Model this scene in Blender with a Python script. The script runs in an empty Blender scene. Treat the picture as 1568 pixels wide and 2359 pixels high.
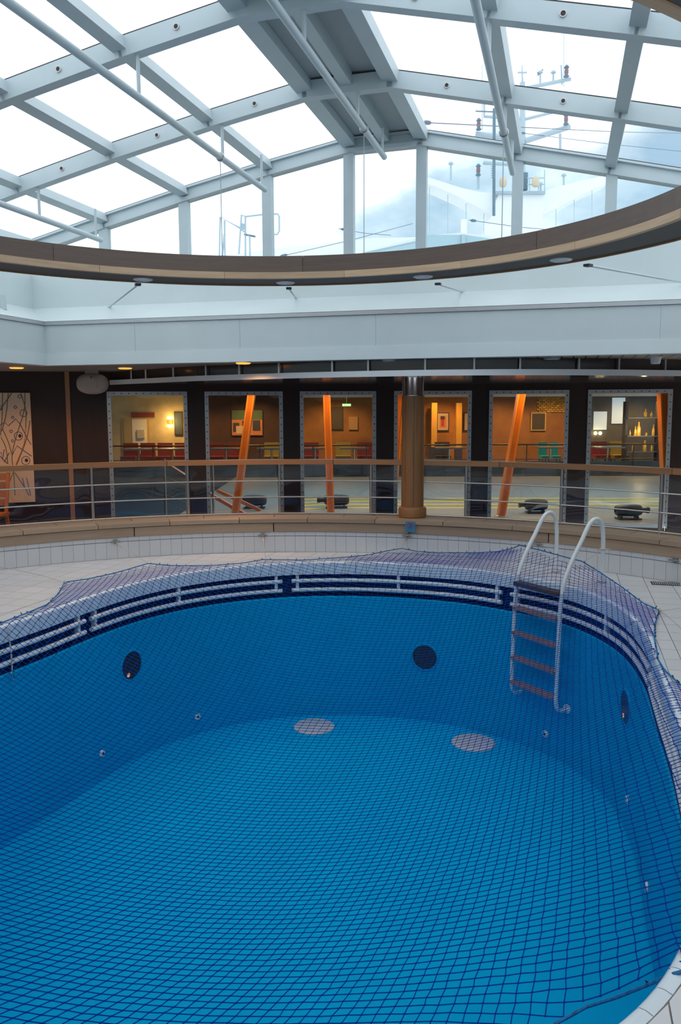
import bpy, math, random
import numpy as np
from mathutils import Vector, Matrix

# ------------------------------------------------------------------ camera, sky, exposure
FPX, PITCH, ROLL, EYE = 1900.0, 0.125, 0.004, 1.7      # focal length in pixels of the 1568x2359 frame
scene = bpy.context.scene
col = scene.collection
_cp, _sp, _cr, _sr = math.cos(PITCH), math.sin(PITCH), math.cos(ROLL), math.sin(ROLL)
_f = np.array([0, _cp, -_sp]); _d = np.array([0, -_sp, -_cp]); _x = np.array([1.0, 0, 0])
CX = _x * _cr + _d * _sr
CD = -_x * _sr + _d * _cr
cam = bpy.data.cameras.new('camera')
cam.sensor_fit = 'VERTICAL'; cam.sensor_height = 36.0; cam.lens = FPX / 2359.0 * 36.0
cam.clip_start = 0.05; cam.clip_end = 500
camo = bpy.data.objects.new('camera', cam); col.objects.link(camo)
camo.matrix_world = Matrix(((CX[0], -CD[0], -_f[0], 0), (CX[1], -CD[1], -_f[1], 0), (CX[2], -CD[2], -_f[2], EYE), (0, 0, 0, 1)))
scene.camera = camo
scene.view_settings.view_transform = 'Standard'
scene.view_settings.look = 'None'
scene.view_settings.gamma = 1.0
scene.view_settings.use_curve_mapping = False
scene.view_settings.exposure = 0.0
scene.cycles.transparent_max_bounces = 24
scene.cycles.max_bounces = 8
scene.cycles.sample_clamp_indirect = 6.0

world = bpy.data.worlds.new('overcast_sky'); scene.world = world; world.use_nodes = True
nt = world.node_tree; nt.nodes.clear()
wo = nt.nodes.new('ShaderNodeOutputWorld'); bg = nt.nodes.new('ShaderNodeBackground')
tc = nt.nodes.new('ShaderNodeTexCoord'); mp = nt.nodes.new('ShaderNodeMapping')
mp.inputs['Location'].default_value = (0.35, 0.2, 0.6); mp.inputs['Scale'].default_value = (1, 1, 1.7)
ns = nt.nodes.new('ShaderNodeTexNoise'); ns.inputs['Scale'].default_value = 5.5; ns.inputs['Detail'].default_value = 7; ns.inputs['Roughness'].default_value = 0.52
dt = nt.nodes.new('ShaderNodeVectorMath'); dt.operation = 'DOT_PRODUCT'; dt.inputs[1].default_value = (0.342, 0.94, 0.0)   # a break in the low cloud towards the bow
m0 = nt.nodes.new('ShaderNodeMapRange'); m0.interpolation_type = 'SMOOTHSTEP'
m0.inputs['From Min'].default_value = 0.90; m0.inputs['From Max'].default_value = 0.95; m0.inputs['To Min'].default_value = 0.42; m0.inputs['To Max'].default_value = 0.0
sz = nt.nodes.new('ShaderNodeSeparateXYZ'); nt.links.new(tc.outputs['Generated'], sz.inputs[0])
m2 = nt.nodes.new('ShaderNodeMapRange'); m2.interpolation_type = 'SMOOTHSTEP'
m2.inputs['From Min'].default_value = 0.27; m2.inputs['From Max'].default_value = 0.42; m2.inputs['To Min'].default_value = 0.0; m2.inputs['To Max'].default_value = 0.42
nt.links.new(sz.outputs['Z'], m2.inputs['Value'])
m1 = nt.nodes.new('ShaderNodeMath'); m1.operation = 'MAXIMUM'
nt.links.new(dt.outputs['Value'], m0.inputs['Value']); nt.links.new(m0.outputs['Result'], m1.inputs[0]); nt.links.new(m2.outputs['Result'], m1.inputs[1])
ad = nt.nodes.new('ShaderNodeMath'); ad.operation = 'ADD'
rp = nt.nodes.new('ShaderNodeValToRGB')
rp.color_ramp.elements[0].position = 0.40; rp.color_ramp.elements[0].color = (0.26, 0.385, 0.49, 1)
rp.color_ramp.elements[1].position = 0.70; rp.color_ramp.elements[1].color = (0.93, 1.0, 1.06, 1)
e = rp.color_ramp.elements.new(0.54); e.color = (0.46, 0.56, 0.63, 1)
nt.links.new(tc.outputs['Generated'], mp.inputs['Vector']); nt.links.new(mp.outputs['Vector'], ns.inputs['Vector'])
nt.links.new(tc.outputs['Generated'], dt.inputs[0])
nt.links.new(ns.outputs['Fac'], ad.inputs[0]); nt.links.new(m1.outputs[0], ad.inputs[1])
nt.links.new(ad.outputs[0], rp.inputs['Fac']); nt.links.new(rp.outputs['Color'], bg.inputs['Color'])
bg.inputs['Strength'].default_value = 1.7
nt.links.new(bg.outputs['Background'], wo.inputs['Surface'])

# ------------------------------------------------------------------ pixel helpers (directions only; distance from what a thing touches)
PSI = 0.262                                              # the ship's long axis, turned from the view
U = np.array([math.sin(PSI), math.cos(PSI), 0.0]); T = np.array([math.cos(PSI), -math.sin(PSI), 0.0]); Z = np.array([0, 0, 1.0])
ORI = np.array([0, 0, EYE])
def ray(x, y): return ((x - 784) / FPX) * CX + ((y - 1179.5) / FPX) * CD + _f
def onz(x, y, z):
    D = ray(x, y); return ORI + D * ((z - EYE) / D[2])
def onplane(x, y, n, k):
    D = ray(x, y); return ORI + D * ((k - ORI @ n) / (D @ n))
def at(x, y, Y):                                         # the point on a pixel's ray at a given distance ahead
    D = ray(x, y); return ORI + D * (Y / D[1])
def proj(P):
    q = np.asarray(P, float) - ORI; w = q @ _f
    return np.stack([784 + FPX * (q @ CX) / w, 1179.5 + FPX * (q @ CD) / w], -1)
def UT(u, t, z=0.0): return U * u + T * t + Z * z
def oncyl(x, y, c, R):
    D = ray(x, y); d = D[:2]; c = np.asarray(c)
    a = d @ d; b = -d @ c; cc = c @ c - R * R
    s = (-b + math.sqrt(b * b - a * cc)) / a
    return ORI + D * s
rnd = random.Random(7)

# ------------------------------------------------------------------ materials
def nodes(name):
    m = bpy.data.materials.new(name); m.use_nodes = True
    return m, m.node_tree, m.node_tree.nodes['Principled BSDF']
def mat(name, c, rough=0.5, metal=0.0, var=0.0, vscale=30.0, bump=0.0, spec=0.5, obj_var=0.0, stretch=(1, 1, 1)):
    m, t, b = nodes(name)
    b.inputs['Base Color'].default_value = (*c, 1); b.inputs['Roughness'].default_value = rough
    b.inputs['Metallic'].default_value = metal; b.inputs['Specular IOR Level'].default_value = spec
    if var or bump:
        g = t.nodes.new('ShaderNodeNewGeometry'); mp_ = t.nodes.new('ShaderNodeMapping'); mp_.inputs['Scale'].default_value = stretch
        n = t.nodes.new('ShaderNodeTexNoise'); n.inputs['Scale'].default_value = vscale; n.inputs['Detail'].default_value = 5
        t.links.new(g.outputs['Position'], mp_.inputs['Vector']); t.links.new(mp_.outputs['Vector'], n.inputs['Vector'])
        if var:
            r = t.nodes.new('ShaderNodeMapRange'); r.inputs['From Min'].default_value = 0.3; r.inputs['From Max'].default_value = 0.7
            r.inputs['To Min'].default_value = 1 - var; r.inputs['To Max'].default_value = 1 + var
            mx = t.nodes.new('ShaderNodeVectorMath'); mx.operation = 'SCALE'; mx.inputs[0].default_value = c
            t.links.new(n.outputs['Fac'], r.inputs['Value']); t.links.new(r.outputs['Result'], mx.inputs['Scale'])
            t.links.new(mx.outputs['Vector'], b.inputs['Base Color'])
        if bump:
            bp = t.nodes.new('ShaderNodeBump'); bp.inputs['Strength'].default_value = bump; bp.inputs['Distance'].default_value = 0.01
            t.links.new(n.outputs['Fac'], bp.inputs['Height']); t.links.new(bp.outputs['Normal'], b.inputs['Normal'])
    elif obj_var:
        o = t.nodes.new('ShaderNodeObjectInfo'); r = t.nodes.new('ShaderNodeMapRange')
        r.inputs['To Min'].default_value = 1 - obj_var; r.inputs['To Max'].default_value = 1 + obj_var
        mx = t.nodes.new('ShaderNodeVectorMath'); mx.operation = 'SCALE'; mx.inputs[0].default_value = c
        t.links.new(o.outputs['Random'], r.inputs['Value']); t.links.new(r.outputs['Result'], mx.inputs['Scale'])
        t.links.new(mx.outputs['Vector'], b.inputs['Base Color'])
    return m
def emat(name, c, s):
    m, t, b = nodes(name)
    b.inputs['Base Color'].default_value = (*c, 1); b.inputs['Emission Color'].default_value = (*c, 1); b.inputs['Emission Strength'].default_value = s
    return m
def wood(name, c, c2, center=None, rough=0.45, grain=60.0):
    """wood grain; along z or, with a centre, along the arc round that centre"""
    m, t, b = nodes(name); b.inputs['Roughness'].default_value = rough
    g = t.nodes.new('ShaderNodeNewGeometry'); o = t.nodes.new('ShaderNodeObjectInfo')
    n = t.nodes.new('ShaderNodeTexNoise'); n.inputs['Scale'].default_value = 1.0; n.inputs['Detail'].default_value = 6; n.inputs['Roughness'].default_value = 0.6
    if center is not None:
        s = t.nodes.new('ShaderNodeVectorMath'); s.operation = 'SUBTRACT'; s.inputs[1].default_value = (center[0], center[1], 0)
        t.links.new(g.outputs['Position'], s.inputs[0])
        sp = t.nodes.new('ShaderNodeSeparateXYZ'); t.links.new(s.outputs['Vector'], sp.inputs[0])
        an = t.nodes.new('ShaderNodeMath'); an.operation = 'ARCTAN2'; t.links.new(sp.outputs['X'], an.inputs[0]); t.links.new(sp.outputs['Y'], an.inputs[1])
        m1 = t.nodes.new('ShaderNodeMath'); m1.operation = 'MULTIPLY'; m1.inputs[1].default_value = 9.0; t.links.new(an.outputs[0], m1.inputs[0])
        xx = t.nodes.new('ShaderNodeVectorMath'); xx.operation = 'MULTIPLY'; xx.inputs[1].default_value = (1, 1, 0); t.links.new(s.outputs['Vector'], xx.inputs[0])
        ln = t.nodes.new('ShaderNodeVectorMath'); ln.operation = 'LENGTH'; t.links.new(xx.outputs['Vector'], ln.inputs[0])
        m2 = t.nodes.new('ShaderNodeMath'); m2.operation = 'MULTIPLY'; m2.inputs[1].default_value = grain; t.links.new(ln.outputs['Value'], m2.inputs[0])
        m3 = t.nodes.new('ShaderNodeMath'); m3.operation = 'MULTIPLY'; m3.inputs[1].default_value = grain; t.links.new(sp.outputs['Z'], m3.inputs[0])
        cb = t.nodes.new('ShaderNodeCombineXYZ')
        for q, k in ((m1, 0), (m2, 1), (m3, 2)): t.links.new(q.outputs[0], cb.inputs[k])
        t.links.new(cb.outputs[0], n.inputs['Vector'])
    else:
        mp_ = t.nodes.new('ShaderNodeMapping'); mp_.inputs['Scale'].default_value = (grain, grain, 3)
        t.links.new(g.outputs['Position'], mp_.inputs['Vector']); t.links.new(mp_.outputs['Vector'], n.inputs['Vector'])
    r = t.nodes.new('ShaderNodeValToRGB'); r.color_ramp.elements[0].position = 0.3; r.color_ramp.elements[1].position = 0.7
    r.color_ramp.elements[0].color = (*c2, 1); r.color_ramp.elements[1].color = (*c, 1)
    t.links.new(n.outputs['Fac'], r.inputs['Fac'])
    mr = t.nodes.new('ShaderNodeMapRange'); mr.inputs['To Min'].default_value = 0.88; mr.inputs['To Max'].default_value = 1.1
    t.links.new(o.outputs['Random'], mr.inputs['Value'])
    mx = t.nodes.new('ShaderNodeVectorMath'); mx.operation = 'SCALE'; t.links.new(r.outputs['Color'], mx.inputs[0]); t.links.new(mr.outputs['Result'], mx.inputs['Scale'])
    t.links.new(mx.outputs['Vector'], b.inputs['Base Color'])
    return m
def glass(name, tint=(1, 1, 1), refl=1.0, rough=0.0, wavy=0.0):
    m = bpy.data.materials.new(name); m.use_nodes = True; t = m.node_tree; t.nodes.clear()
    o = t.nodes.new('ShaderNodeOutputMaterial'); mx = t.nodes.new('ShaderNodeMixShader')
    tr = t.nodes.new('ShaderNodeBsdfTransparent'); gl = t.nodes.new('ShaderNodeBsdfGlossy'); fr = t.nodes.new('ShaderNodeFresnel')
    fr.inputs['IOR'].default_value = 1.45
    tr.inputs['Color'].default_value = (*tint, 1); gl.inputs['Roughness'].default_value = rough
    mu = t.nodes.new('ShaderNodeMath'); mu.operation = 'MULTIPLY'; mu.inputs[1].default_value = refl; mu.use_clamp = True
    t.links.new(fr.outputs[0], mu.inputs[0]); t.links.new(mu.outputs[0], mx.inputs[0])
    t.links.new(tr.outputs[0], mx.inputs[1]); t.links.new(gl.outputs[0], mx.inputs[2]); t.links.new(mx.outputs[0], o.inputs['Surface'])
    if wavy:
        g = t.nodes.new('ShaderNodeNewGeometry'); n = t.nodes.new('ShaderNodeTexNoise'); n.inputs['Scale'].default_value = 1.6; n.inputs['Detail'].default_value = 1
        bp = t.nodes.new('ShaderNodeBump'); bp.inputs['Strength'].default_value = wavy; bp.inputs['Distance'].default_value = 0.05
        t.links.new(g.outputs['Position'], n.inputs['Vector']); t.links.new(n.outputs['Fac'], bp.inputs['Height'])
        t.links.new(bp.outputs['Normal'], gl.inputs['Normal'])
    return m

C0 = np.array([-0.6, 4.72])                              # centre of the round pool platform
M = {
 'paint': mat('white_paint', (0.50, 0.585, 0.61), 0.42, var=0.03, vscale=4),
 'panel': mat('white_panel', (0.63, 0.70, 0.705), 0.5, var=0.03, vscale=2),
 'greyp': mat('grey_panel', (0.40, 0.44, 0.45), 0.6),
 'seam': mat('dark_rubber_seal', (0.03, 0.03, 0.035), 0.6),
 'alu': mat('aluminium', (0.52, 0.54, 0.55), 0.35, 0.7),
 'steel': mat('brushed_steel', (0.60, 0.59, 0.57), 0.28, 1.0),
 'darksteel': mat('weathered_steel', (0.26, 0.25, 0.24), 0.45, 0.8),
 'chrome': mat('chrome', (0.72, 0.73, 0.75), 0.12, 1.0),
 'tile': mat('white_deck_tile', (0.68, 0.665, 0.665), 0.32, obj_var=0.03),
 'walltile': mat('white_wall_tile', (0.66, 0.66, 0.67), 0.25, obj_var=0.02),
 'copetile': mat('pale_coping_tile', (0.72, 0.78, 0.82), 0.25, obj_var=0.03),
 'grout': mat('brown_grout', (0.26, 0.21, 0.18), 0.9, var=0.2, vscale=15),
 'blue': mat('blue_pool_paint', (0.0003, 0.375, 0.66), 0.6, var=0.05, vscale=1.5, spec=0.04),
 'bluefloor': mat('blue_floor_paint', (0.0004, 0.43, 0.73), 0.6, var=0.04, vscale=1.5, spec=0.04),  # pool blue made lighter: the floor's brighter light put into the colour
 'navy': mat('navy_gutter_paint', (0.001, 0.020, 0.09), 0.5),
 'white': mat('white_coated_tube', (0.80, 0.81, 0.80), 0.3),
 'plastic': mat('white_plastic', (0.66, 0.62, 0.58), 0.45),
 'speaker': mat('beige_speaker', (0.42, 0.36, 0.32), 0.5),
 'darkhole': mat('dark_opening', (0.035, 0.022, 0.015), 0.15),
 'net': mat('blue_net_twine', (0.003, 0.045, 0.34), 0.8, spec=0.1),
 'netrope': mat('blue_net_rope', (0.006, 0.17, 0.42), 0.7, var=0.45, vscale=60),
 'tuft': mat('dark_twine_end', (0.008, 0.018, 0.09), 0.8),
 'cord': mat('off_white_cord', (0.62, 0.55, 0.45), 0.8, var=0.2, vscale=120),
 'teak': wood('teak_bench', (0.44, 0.31, 0.21), (0.34, 0.235, 0.155), C0, 0.6, 90),
 'rail': wood('handrail_wood', (0.42, 0.20, 0.085), (0.33, 0.15, 0.065), C0, 0.35, 80),
 'colw': wood('column_wood', (0.34, 0.155, 0.055), (0.26, 0.11, 0.04), None, 0.4, 45),
 'orange': wood('orange_wood', (0.70, 0.22, 0.03), (0.60, 0.17, 0.025), None, 0.35, 20),
 'fascia': wood('dark_ring_fascia', (0.145, 0.098, 0.075), (0.115, 0.076, 0.058), C0, 0.45, 70),
 'trim': wood('pale_trim_wood', (0.62, 0.43, 0.27), (0.50, 0.33, 0.20), C0, 0.5, 55),
 'soffit': mat('dark_grey_soffit', (0.10, 0.096, 0.09), 0.6, var=0.15, vscale=300),
 'wall': wood('dark_wenge_panel', (0.036, 0.0135, 0.009), (0.024, 0.009, 0.0065), None, 0.5, 30),
 'lowceil': mat('dark_gloss_ceiling', (0.055, 0.040, 0.034), 0.12, spec=0.7),
 'ceil': mat('ceiling_slat', (0.30, 0.24, 0.195), 0.5, obj_var=0.05),
 'tread': wood('brown_tread', (0.34, 0.21, 0.155), (0.26, 0.155, 0.115), None, 0.6, 30),
 'treadtop': mat('dark_top_tread', (0.07, 0.05, 0.045), 0.6, var=0.2, vscale=60),
 'roofglass': glass('roof_glass', (0.98, 0.99, 1.0), 0.06),
 'endglass': glass('end_wall_glass', (0.94, 0.98, 0.99), 0.35),
 'winglass': glass('window_glass', (0.93, 0.96, 0.95), 1.2, 0.0, 0.15),
 'railglass': glass('railing_glass', (0.90, 0.93, 0.95), 1.3, 0.0, 0.35),
 'lamp': emat('warm_lamp', (1.0, 0.36, 0.05), 1.6),
 'warmlamp': emat('wall_lamp_glow', (1.0, 0.72, 0.3), 9.0),
 'off': mat('unlit_lens', (0.6, 0.62, 0.62), 0.2),
 'black': mat('black_plastic', (0.02, 0.022, 0.026), 0.4),
 'floorl': mat('grey_lounge_floor', (0.38, 0.39, 0.37), 0.35, var=0.05, vscale=1.5),
 'carpet': mat('dark_carpet', (0.035, 0.045, 0.055), 0.9, var=0.2, vscale=4),
 'yellow': mat('yellow_strip', (0.95, 0.62, 0.02), 0.5),
 'shipwhite': mat('ship_white', (0.74, 0.76, 0.76), 0.6),
 'shipglass': mat('ship_window', (0.30, 0.44, 0.49), 0.08, spec=0.9),
 'mastgrey': mat('mast_grey', (0.36, 0.46, 0.52), 0.5),
 'lampdark': mat('lantern_dark', (0.10, 0.17, 0.22), 0.5),
 'lampred': mat('lantern_red', (0.28, 0.09, 0.09), 0.4),
 'wire': mat('rigging_wire', (0.10, 0.13, 0.18), 0.6),
 'deck': mat('outer_deck', (0.10, 0.06, 0.045), 0.6, var=0.2, vscale=8),
}

# ------------------------------------------------------------------ mesh helpers
ABS = {}
class MB:
    def __init__(s): s.v = []; s.f = []
    def add(s, vs, fs):
        k = len(s.v); s.v.extend([tuple(map(float, p)) for p in vs]); s.f.extend([tuple(i + k for i in f) for f in fs]); return s
    def hexa(s, p):                                      # 4 bottom + 4 top corners
        return s.add(p, [(3, 2, 1, 0), (4, 5, 6, 7), (0, 1, 5, 4), (1, 2, 6, 5), (2, 3, 7, 6), (3, 0, 4, 7)])
    def box(s, c, h, ax=(np.array([1., 0, 0]), np.array([0, 1., 0]), Z)):
        c = np.asarray(c, float)
        q = [c + ax[0] * h[0] * i + ax[1] * h[1] * j + ax[2] * h[2] * k for k in (-1, 1) for i, j in ((-1, -1), (1, -1), (1, 1), (-1, 1))]
        return s.hexa(q)
    def beam(s, a, b, w, h, up=Z):                       # rectangular bar from a to b: width w, height h
        a = np.asarray(a, float); b = np.asarray(b, float); d = b - a; d = d / np.linalg.norm(d)
        x = np.cross(d, up); x /= np.linalg.norm(x); y = np.cross(x, d)
        q = [e + x * w / 2 * i + y * h / 2 * j for e in (a, b) for i, j in ((-1, -1), (1, -1), (1, 1), (-1, 1))]
        return s.hexa(q)
    def tube(s, pts, r, n=8, closed=False, cap=True):
        P = np.asarray(pts, float); N = len(P); rr = np.broadcast_to(np.asarray(r, float), (N,))
        if closed: tg = np.roll(P, -1, 0) - np.roll(P, 1, 0)
        else:
            tg = np.empty_like(P); tg[1:-1] = P[2:] - P[:-2]; tg[0] = P[1] - P[0]; tg[-1] = P[-1] - P[-2]
        tg /= np.linalg.norm(tg, axis=1)[:, None] + 1e-12
        a = np.array([0, 0, 1.0]) if abs(tg[0][2]) < 0.9 else np.array([1.0, 0, 0])
        nrm = np.cross(tg[0], a); nrm /= np.linalg.norm(nrm); vs = []
        for i in range(N):
            nrm = nrm - tg[i] * (nrm @ tg[i]); nrm /= np.linalg.norm(nrm) + 1e-12; bi = np.cross(tg[i], nrm)
            for k in range(n):
                th = 2 * math.pi * k / n; vs.append(P[i] + rr[i] * (math.cos(th) * nrm + math.sin(th) * bi))
        fs = []
        for i in range(N if closed else N - 1):
            j = (i + 1) % N
            for k in range(n): fs.append((i * n + k, i * n + (k + 1) % n, j * n + (k + 1) % n, j * n + k))
        if cap and not closed:
            fs.append(tuple(range(n - 1, -1, -1))); fs.append(tuple((N - 1) * n + k for k in range(n)))
        return s.add(vs, fs)
    def lathe(s, c, prof, n=24, ax=Z, cap=True):         # prof: (radius, height) along ax
        c = np.asarray(c, float); ax = np.asarray(ax, float); ax = ax / np.linalg.norm(ax)
        a = np.array([1.0, 0, 0]) if abs(ax[0]) < 0.9 else np.array([0, 1.0, 0])
        x = np.cross(ax, a); x /= np.linalg.norm(x); y = np.cross(ax, x); vs = []
        for r, h in prof:
            for k in range(n):
                th = 2 * math.pi * k / n; vs.append(c + ax * h + r * (math.cos(th) * x + math.sin(th) * y))
        m = len(prof); fs = [(i * n + k, i * n + (k + 1) % n, (i + 1) * n + (k + 1) % n, (i + 1) * n + k) for i in range(m - 1) for k in range(n)]
        if cap: fs.append(tuple(range(n - 1, -1, -1))); fs.append(tuple((m - 1) * n + k for k in range(n)))
        return s.add(vs, fs)
    def arc(s, c, r0, r1, z0, z1, a0, a1, n=6):          # ring sector; angles from +y towards +x
        vs = []; fs = []
        for i in range(n + 1):
            a = a0 + (a1 - a0) * i / n; d = np.array([math.sin(a), math.cos(a)])
            for r, z in ((r0, z0), (r1, z0), (r1, z1), (r0, z1)): vs.append((c[0] + d[0] * r, c[1] + d[1] * r, z))
        for i in range(n):
            for k in range(4): fs.append((i * 4 + k, i * 4 + (k + 1) % 4, i * 4 + 4 + (k + 1) % 4, i * 4 + 4 + k))
        fs.append((3, 2, 1, 0)); fs.append(tuple(n * 4 + k for k in range(4)))
        return s.add(vs, fs)
    def prism(s, poly, d):                               # 3D polygon pushed along d
        P = [np.asarray(p, float) for p in poly]; n = len(P); d = np.asarray(d, float)
        return s.add(P + [p + d for p in P], [tuple(range(n - 1, -1, -1)), tuple(range(n, 2 * n))] + [(i, (i + 1) % n, n + (i + 1) % n, n + i) for i in range(n)])
    def sweep(s, rows, closed_row=False, closed=False):  # rows: list of equal point rows
        n = len(rows[0]); vs = [p for r in rows for p in r]; fs = []
        R = len(rows)
        for i in range(R if closed else R - 1):
            j = (i + 1) % R
            for k in range(n if closed_row else n - 1): fs.append((i * n + k, i * n + (k + 1) % n, j * n + (k + 1) % n, j * n + k))
        return s.add(vs, fs)
def obj(name, mb, m, parent=None, smooth=False, angle=35, fix=True):
    V = np.array(mb.v, float); lo = V.min(0); hi = V.max(0); org = np.array([(lo[0] + hi[0]) / 2, (lo[1] + hi[1]) / 2, lo[2]])
    me = bpy.data.meshes.new(name); me.from_pydata((V - org).tolist(), [], mb.f)
    me.materials.append(M[m] if isinstance(m, str) else m)
    if fix and len(mb.f) < 60000:
        import bmesh
        b = bmesh.new(); b.from_mesh(me); bmesh.ops.recalc_face_normals(b, faces=b.faces); b.to_mesh(me); b.free()
    if smooth:
        me.polygons.foreach_set('use_smooth', [True] * len(me.polygons)); me.set_sharp_from_angle(angle=math.radians(angle))
    me.update()
    o = bpy.data.objects.new(name, me); col.objects.link(o)
    base = np.zeros(3)
    if parent is not None: o.parent = parent; base = ABS[parent.name]
    o.location = org - base; ABS[o.name] = org
    return o
def tag(o, label=None, cat=None, group=None, kind=None):
    if label: o['label'] = label
    if cat: o['category'] = cat
    if group: o['group'] = group
    if kind: o['kind'] = kind
    return o
def thing(name, loc, label, cat, group=None):
    o = bpy.data.objects.new(name, None); col.objects.link(o); o.location = loc; o.empty_display_size = 0.1
    ABS[o.name] = np.asarray(loc, float); return tag(o, label, cat, group)
def struct(name, mb, m, label=None, parent=None, **k):
    o = obj(name, mb, m, parent, **k); o['kind'] = 'structure'
    if label: o['label'] = label
    return o
def stuff(o): o['kind'] = 'stuff'; return o
def light(name, kind, loc, energy, color, size=0.2, size_y=None, rot=None, spot=None):
    l = bpy.data.lights.new(name, kind); l.energy = energy; l.color = color
    if kind == 'AREA':
        l.size = size
        if size_y: l.shape = 'RECTANGLE'; l.size_y = size_y
    elif kind in ('POINT', 'SPOT'): l.shadow_soft_size = size
    if spot: l.spot_size = spot; l.spot_blend = 0.6
    o = bpy.data.objects.new(name, l); col.objects.link(o); o.location = loc
    if rot: o.rotation_euler = rot
    return o
def smooth_path(pts, k=6):                               # Catmull-Rom
    P = [np.asarray(p, float) for p in pts]; P = [2 * P[0] - P[1]] + P + [2 * P[-1] - P[-2]]; out = []
    for i in range(1, len(P) - 2):
        for j in range(k):
            s = j / k; a, b, c, d = P[i - 1], P[i], P[i + 1], P[i + 2]
            out.append(0.5 * ((2 * b) + (c - a) * s + (2 * a - 5 * b + 4 * c - d) * s * s + (3 * b - a - 3 * c + d) * s ** 3))
    out.append(P[-2]); return out

# ------------------------------------------------------------------ pool outline (plan, metres)
PC = [(.05, 9.06), (.35, 9.04), (.88, 8.9), (1.37, 8.67), (1.72, 8.36), (2.11, 7.95), (2.30, 7.5), (2.39, 7.0), (2.38, 6.6), (2.28, 5.95), (2.12, 5.39), (1.98, 4.87), (1.87, 4.44),
      (1.55, 3.4), (1.28, 2.75), (1.03, 2.35), (.8, 2.1), (.35, 1.85), (-.15, 1.75), (-.75, 1.85), (-1.35, 2.10), (-2.0, 2.55), (-2.6, 3.4), (-2.86, 4.4), (-2.93, 5.2), (-2.87, 5.8),
      (-2.70, 6.3), (-2.49, 6.79), (-2.35, 7.23), (-2.20, 7.62), (-2.05, 7.93), (-1.80, 8.3), (-1.51, 8.58), (-1.18, 8.8), (-.82, 8.96), (-.3, 9.07)]
NC = 336
def contour():
    P = np.array(PC); d = np.r_[0, np.cumsum(np.linalg.norm(np.roll(P, -1, 0) - P, axis=1))]
    s = np.linspace(0, d[-1], NC, endpoint=False); Q = np.r_[P, P[:1]]
    C = np.stack([np.interp(s, d, Q[:, k]) for k in (0, 1)], 1)
    for _ in range(22): C = .5 * C + .25 * (np.roll(C, 1, 0) + np.roll(C, -1, 0))
    Tg = np.roll(C, -1, 0) - np.roll(C, 1, 0); Tg /= np.linalg.norm(Tg, axis=1)[:, None]
    return C, Tg, np.stack([-Tg[:, 1], Tg[:, 0]], 1)
CT, CTT, CTN = contour()
def inside_pool(p): 
    x, y = p; A = CT; B = np.roll(CT, -1, 0)
    c = ((A[:, 1] > y) != (B[:, 1] > y)) & (x < (B[:, 0] - A[:, 0]) * (y - A[:, 1]) / (B[:, 1] - A[:, 1] + 1e-15) + A[:, 0])
    return c.sum() % 2 == 1
def row(i, off, z): p = CT[i % NC] + CTN[i % NC] * off; return (p[0], p[1], z)
def hitwall(x, y):
    D = ray(x, y); best = None
    for i in range(NC):
        a = CT[i]; e = CT[(i + 1) % NC] - a; den = D[0] * -e[1] + e[0] * D[1]
        if abs(den) < 1e-12: continue
        s = (a[0] * -e[1] + e[0] * a[1]) / den; k = (D[0] * a[1] - D[1] * a[0]) / den
        if s > 0 and 0 <= k < 1 and (best is None or s > best[0]): best = (s, i, np.array([*(a + e * k), EYE + D[2] * s]), np.array([*CTN[i], 0.0]))
    return best[2], best[3], best[1]

RB = 5.0                                                 # radius of the tiled upstand
ZFL = -1.78                                              # pool floor
BO = 0.055                                               # bullnose width

# ------------------------------------------------------------------ the setting: floors
b = MB()                                                 # slab under the deck tiles, from the pool edge to the upstand
org = np.array([-0.1, 5.4]); rows = []
for i in range(NC):
    p = CT[i] + CTN[i] * BO * 0.5; d = CT[i] - org; d /= np.linalg.norm(d); oc = org - C0
    k = -(oc @ d) + math.sqrt((oc @ d) ** 2 - oc @ oc + (RB + 0.05) ** 2); q = org + d * k
    rows.append([(p[0], p[1], -0.14), (p[0], p[1], -0.006), (q[0], q[1], -0.006), (q[0], q[1], -0.14)])
b.sweep(rows, closed_row=True, closed=True)
floor = struct('floor', b, 'grout', 'pool deck of white square tiles round the pool')
def clip(poly, n, k):                                    # keep n.p <= k
    out = []
    for i in range(len(poly)):
        a, c = poly[i], poly[(i + 1) % len(poly)]; da, dc = a @ n - k, c @ n - k
        if da <= 0: out.append(a)
        if (da < 0 < dc) or (dc < 0 < da): out.append(a + (c - a) * (da / (da - dc)))
    return out
tiles = []
TS = 0.24; GAP = 0.0028
U2, T2 = U[:2], T[:2]
u0, t0 = 7.987 - 40 * TS, 0.582 - 40 * TS
CB = CT + CTN * (BO + 0.004)
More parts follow.
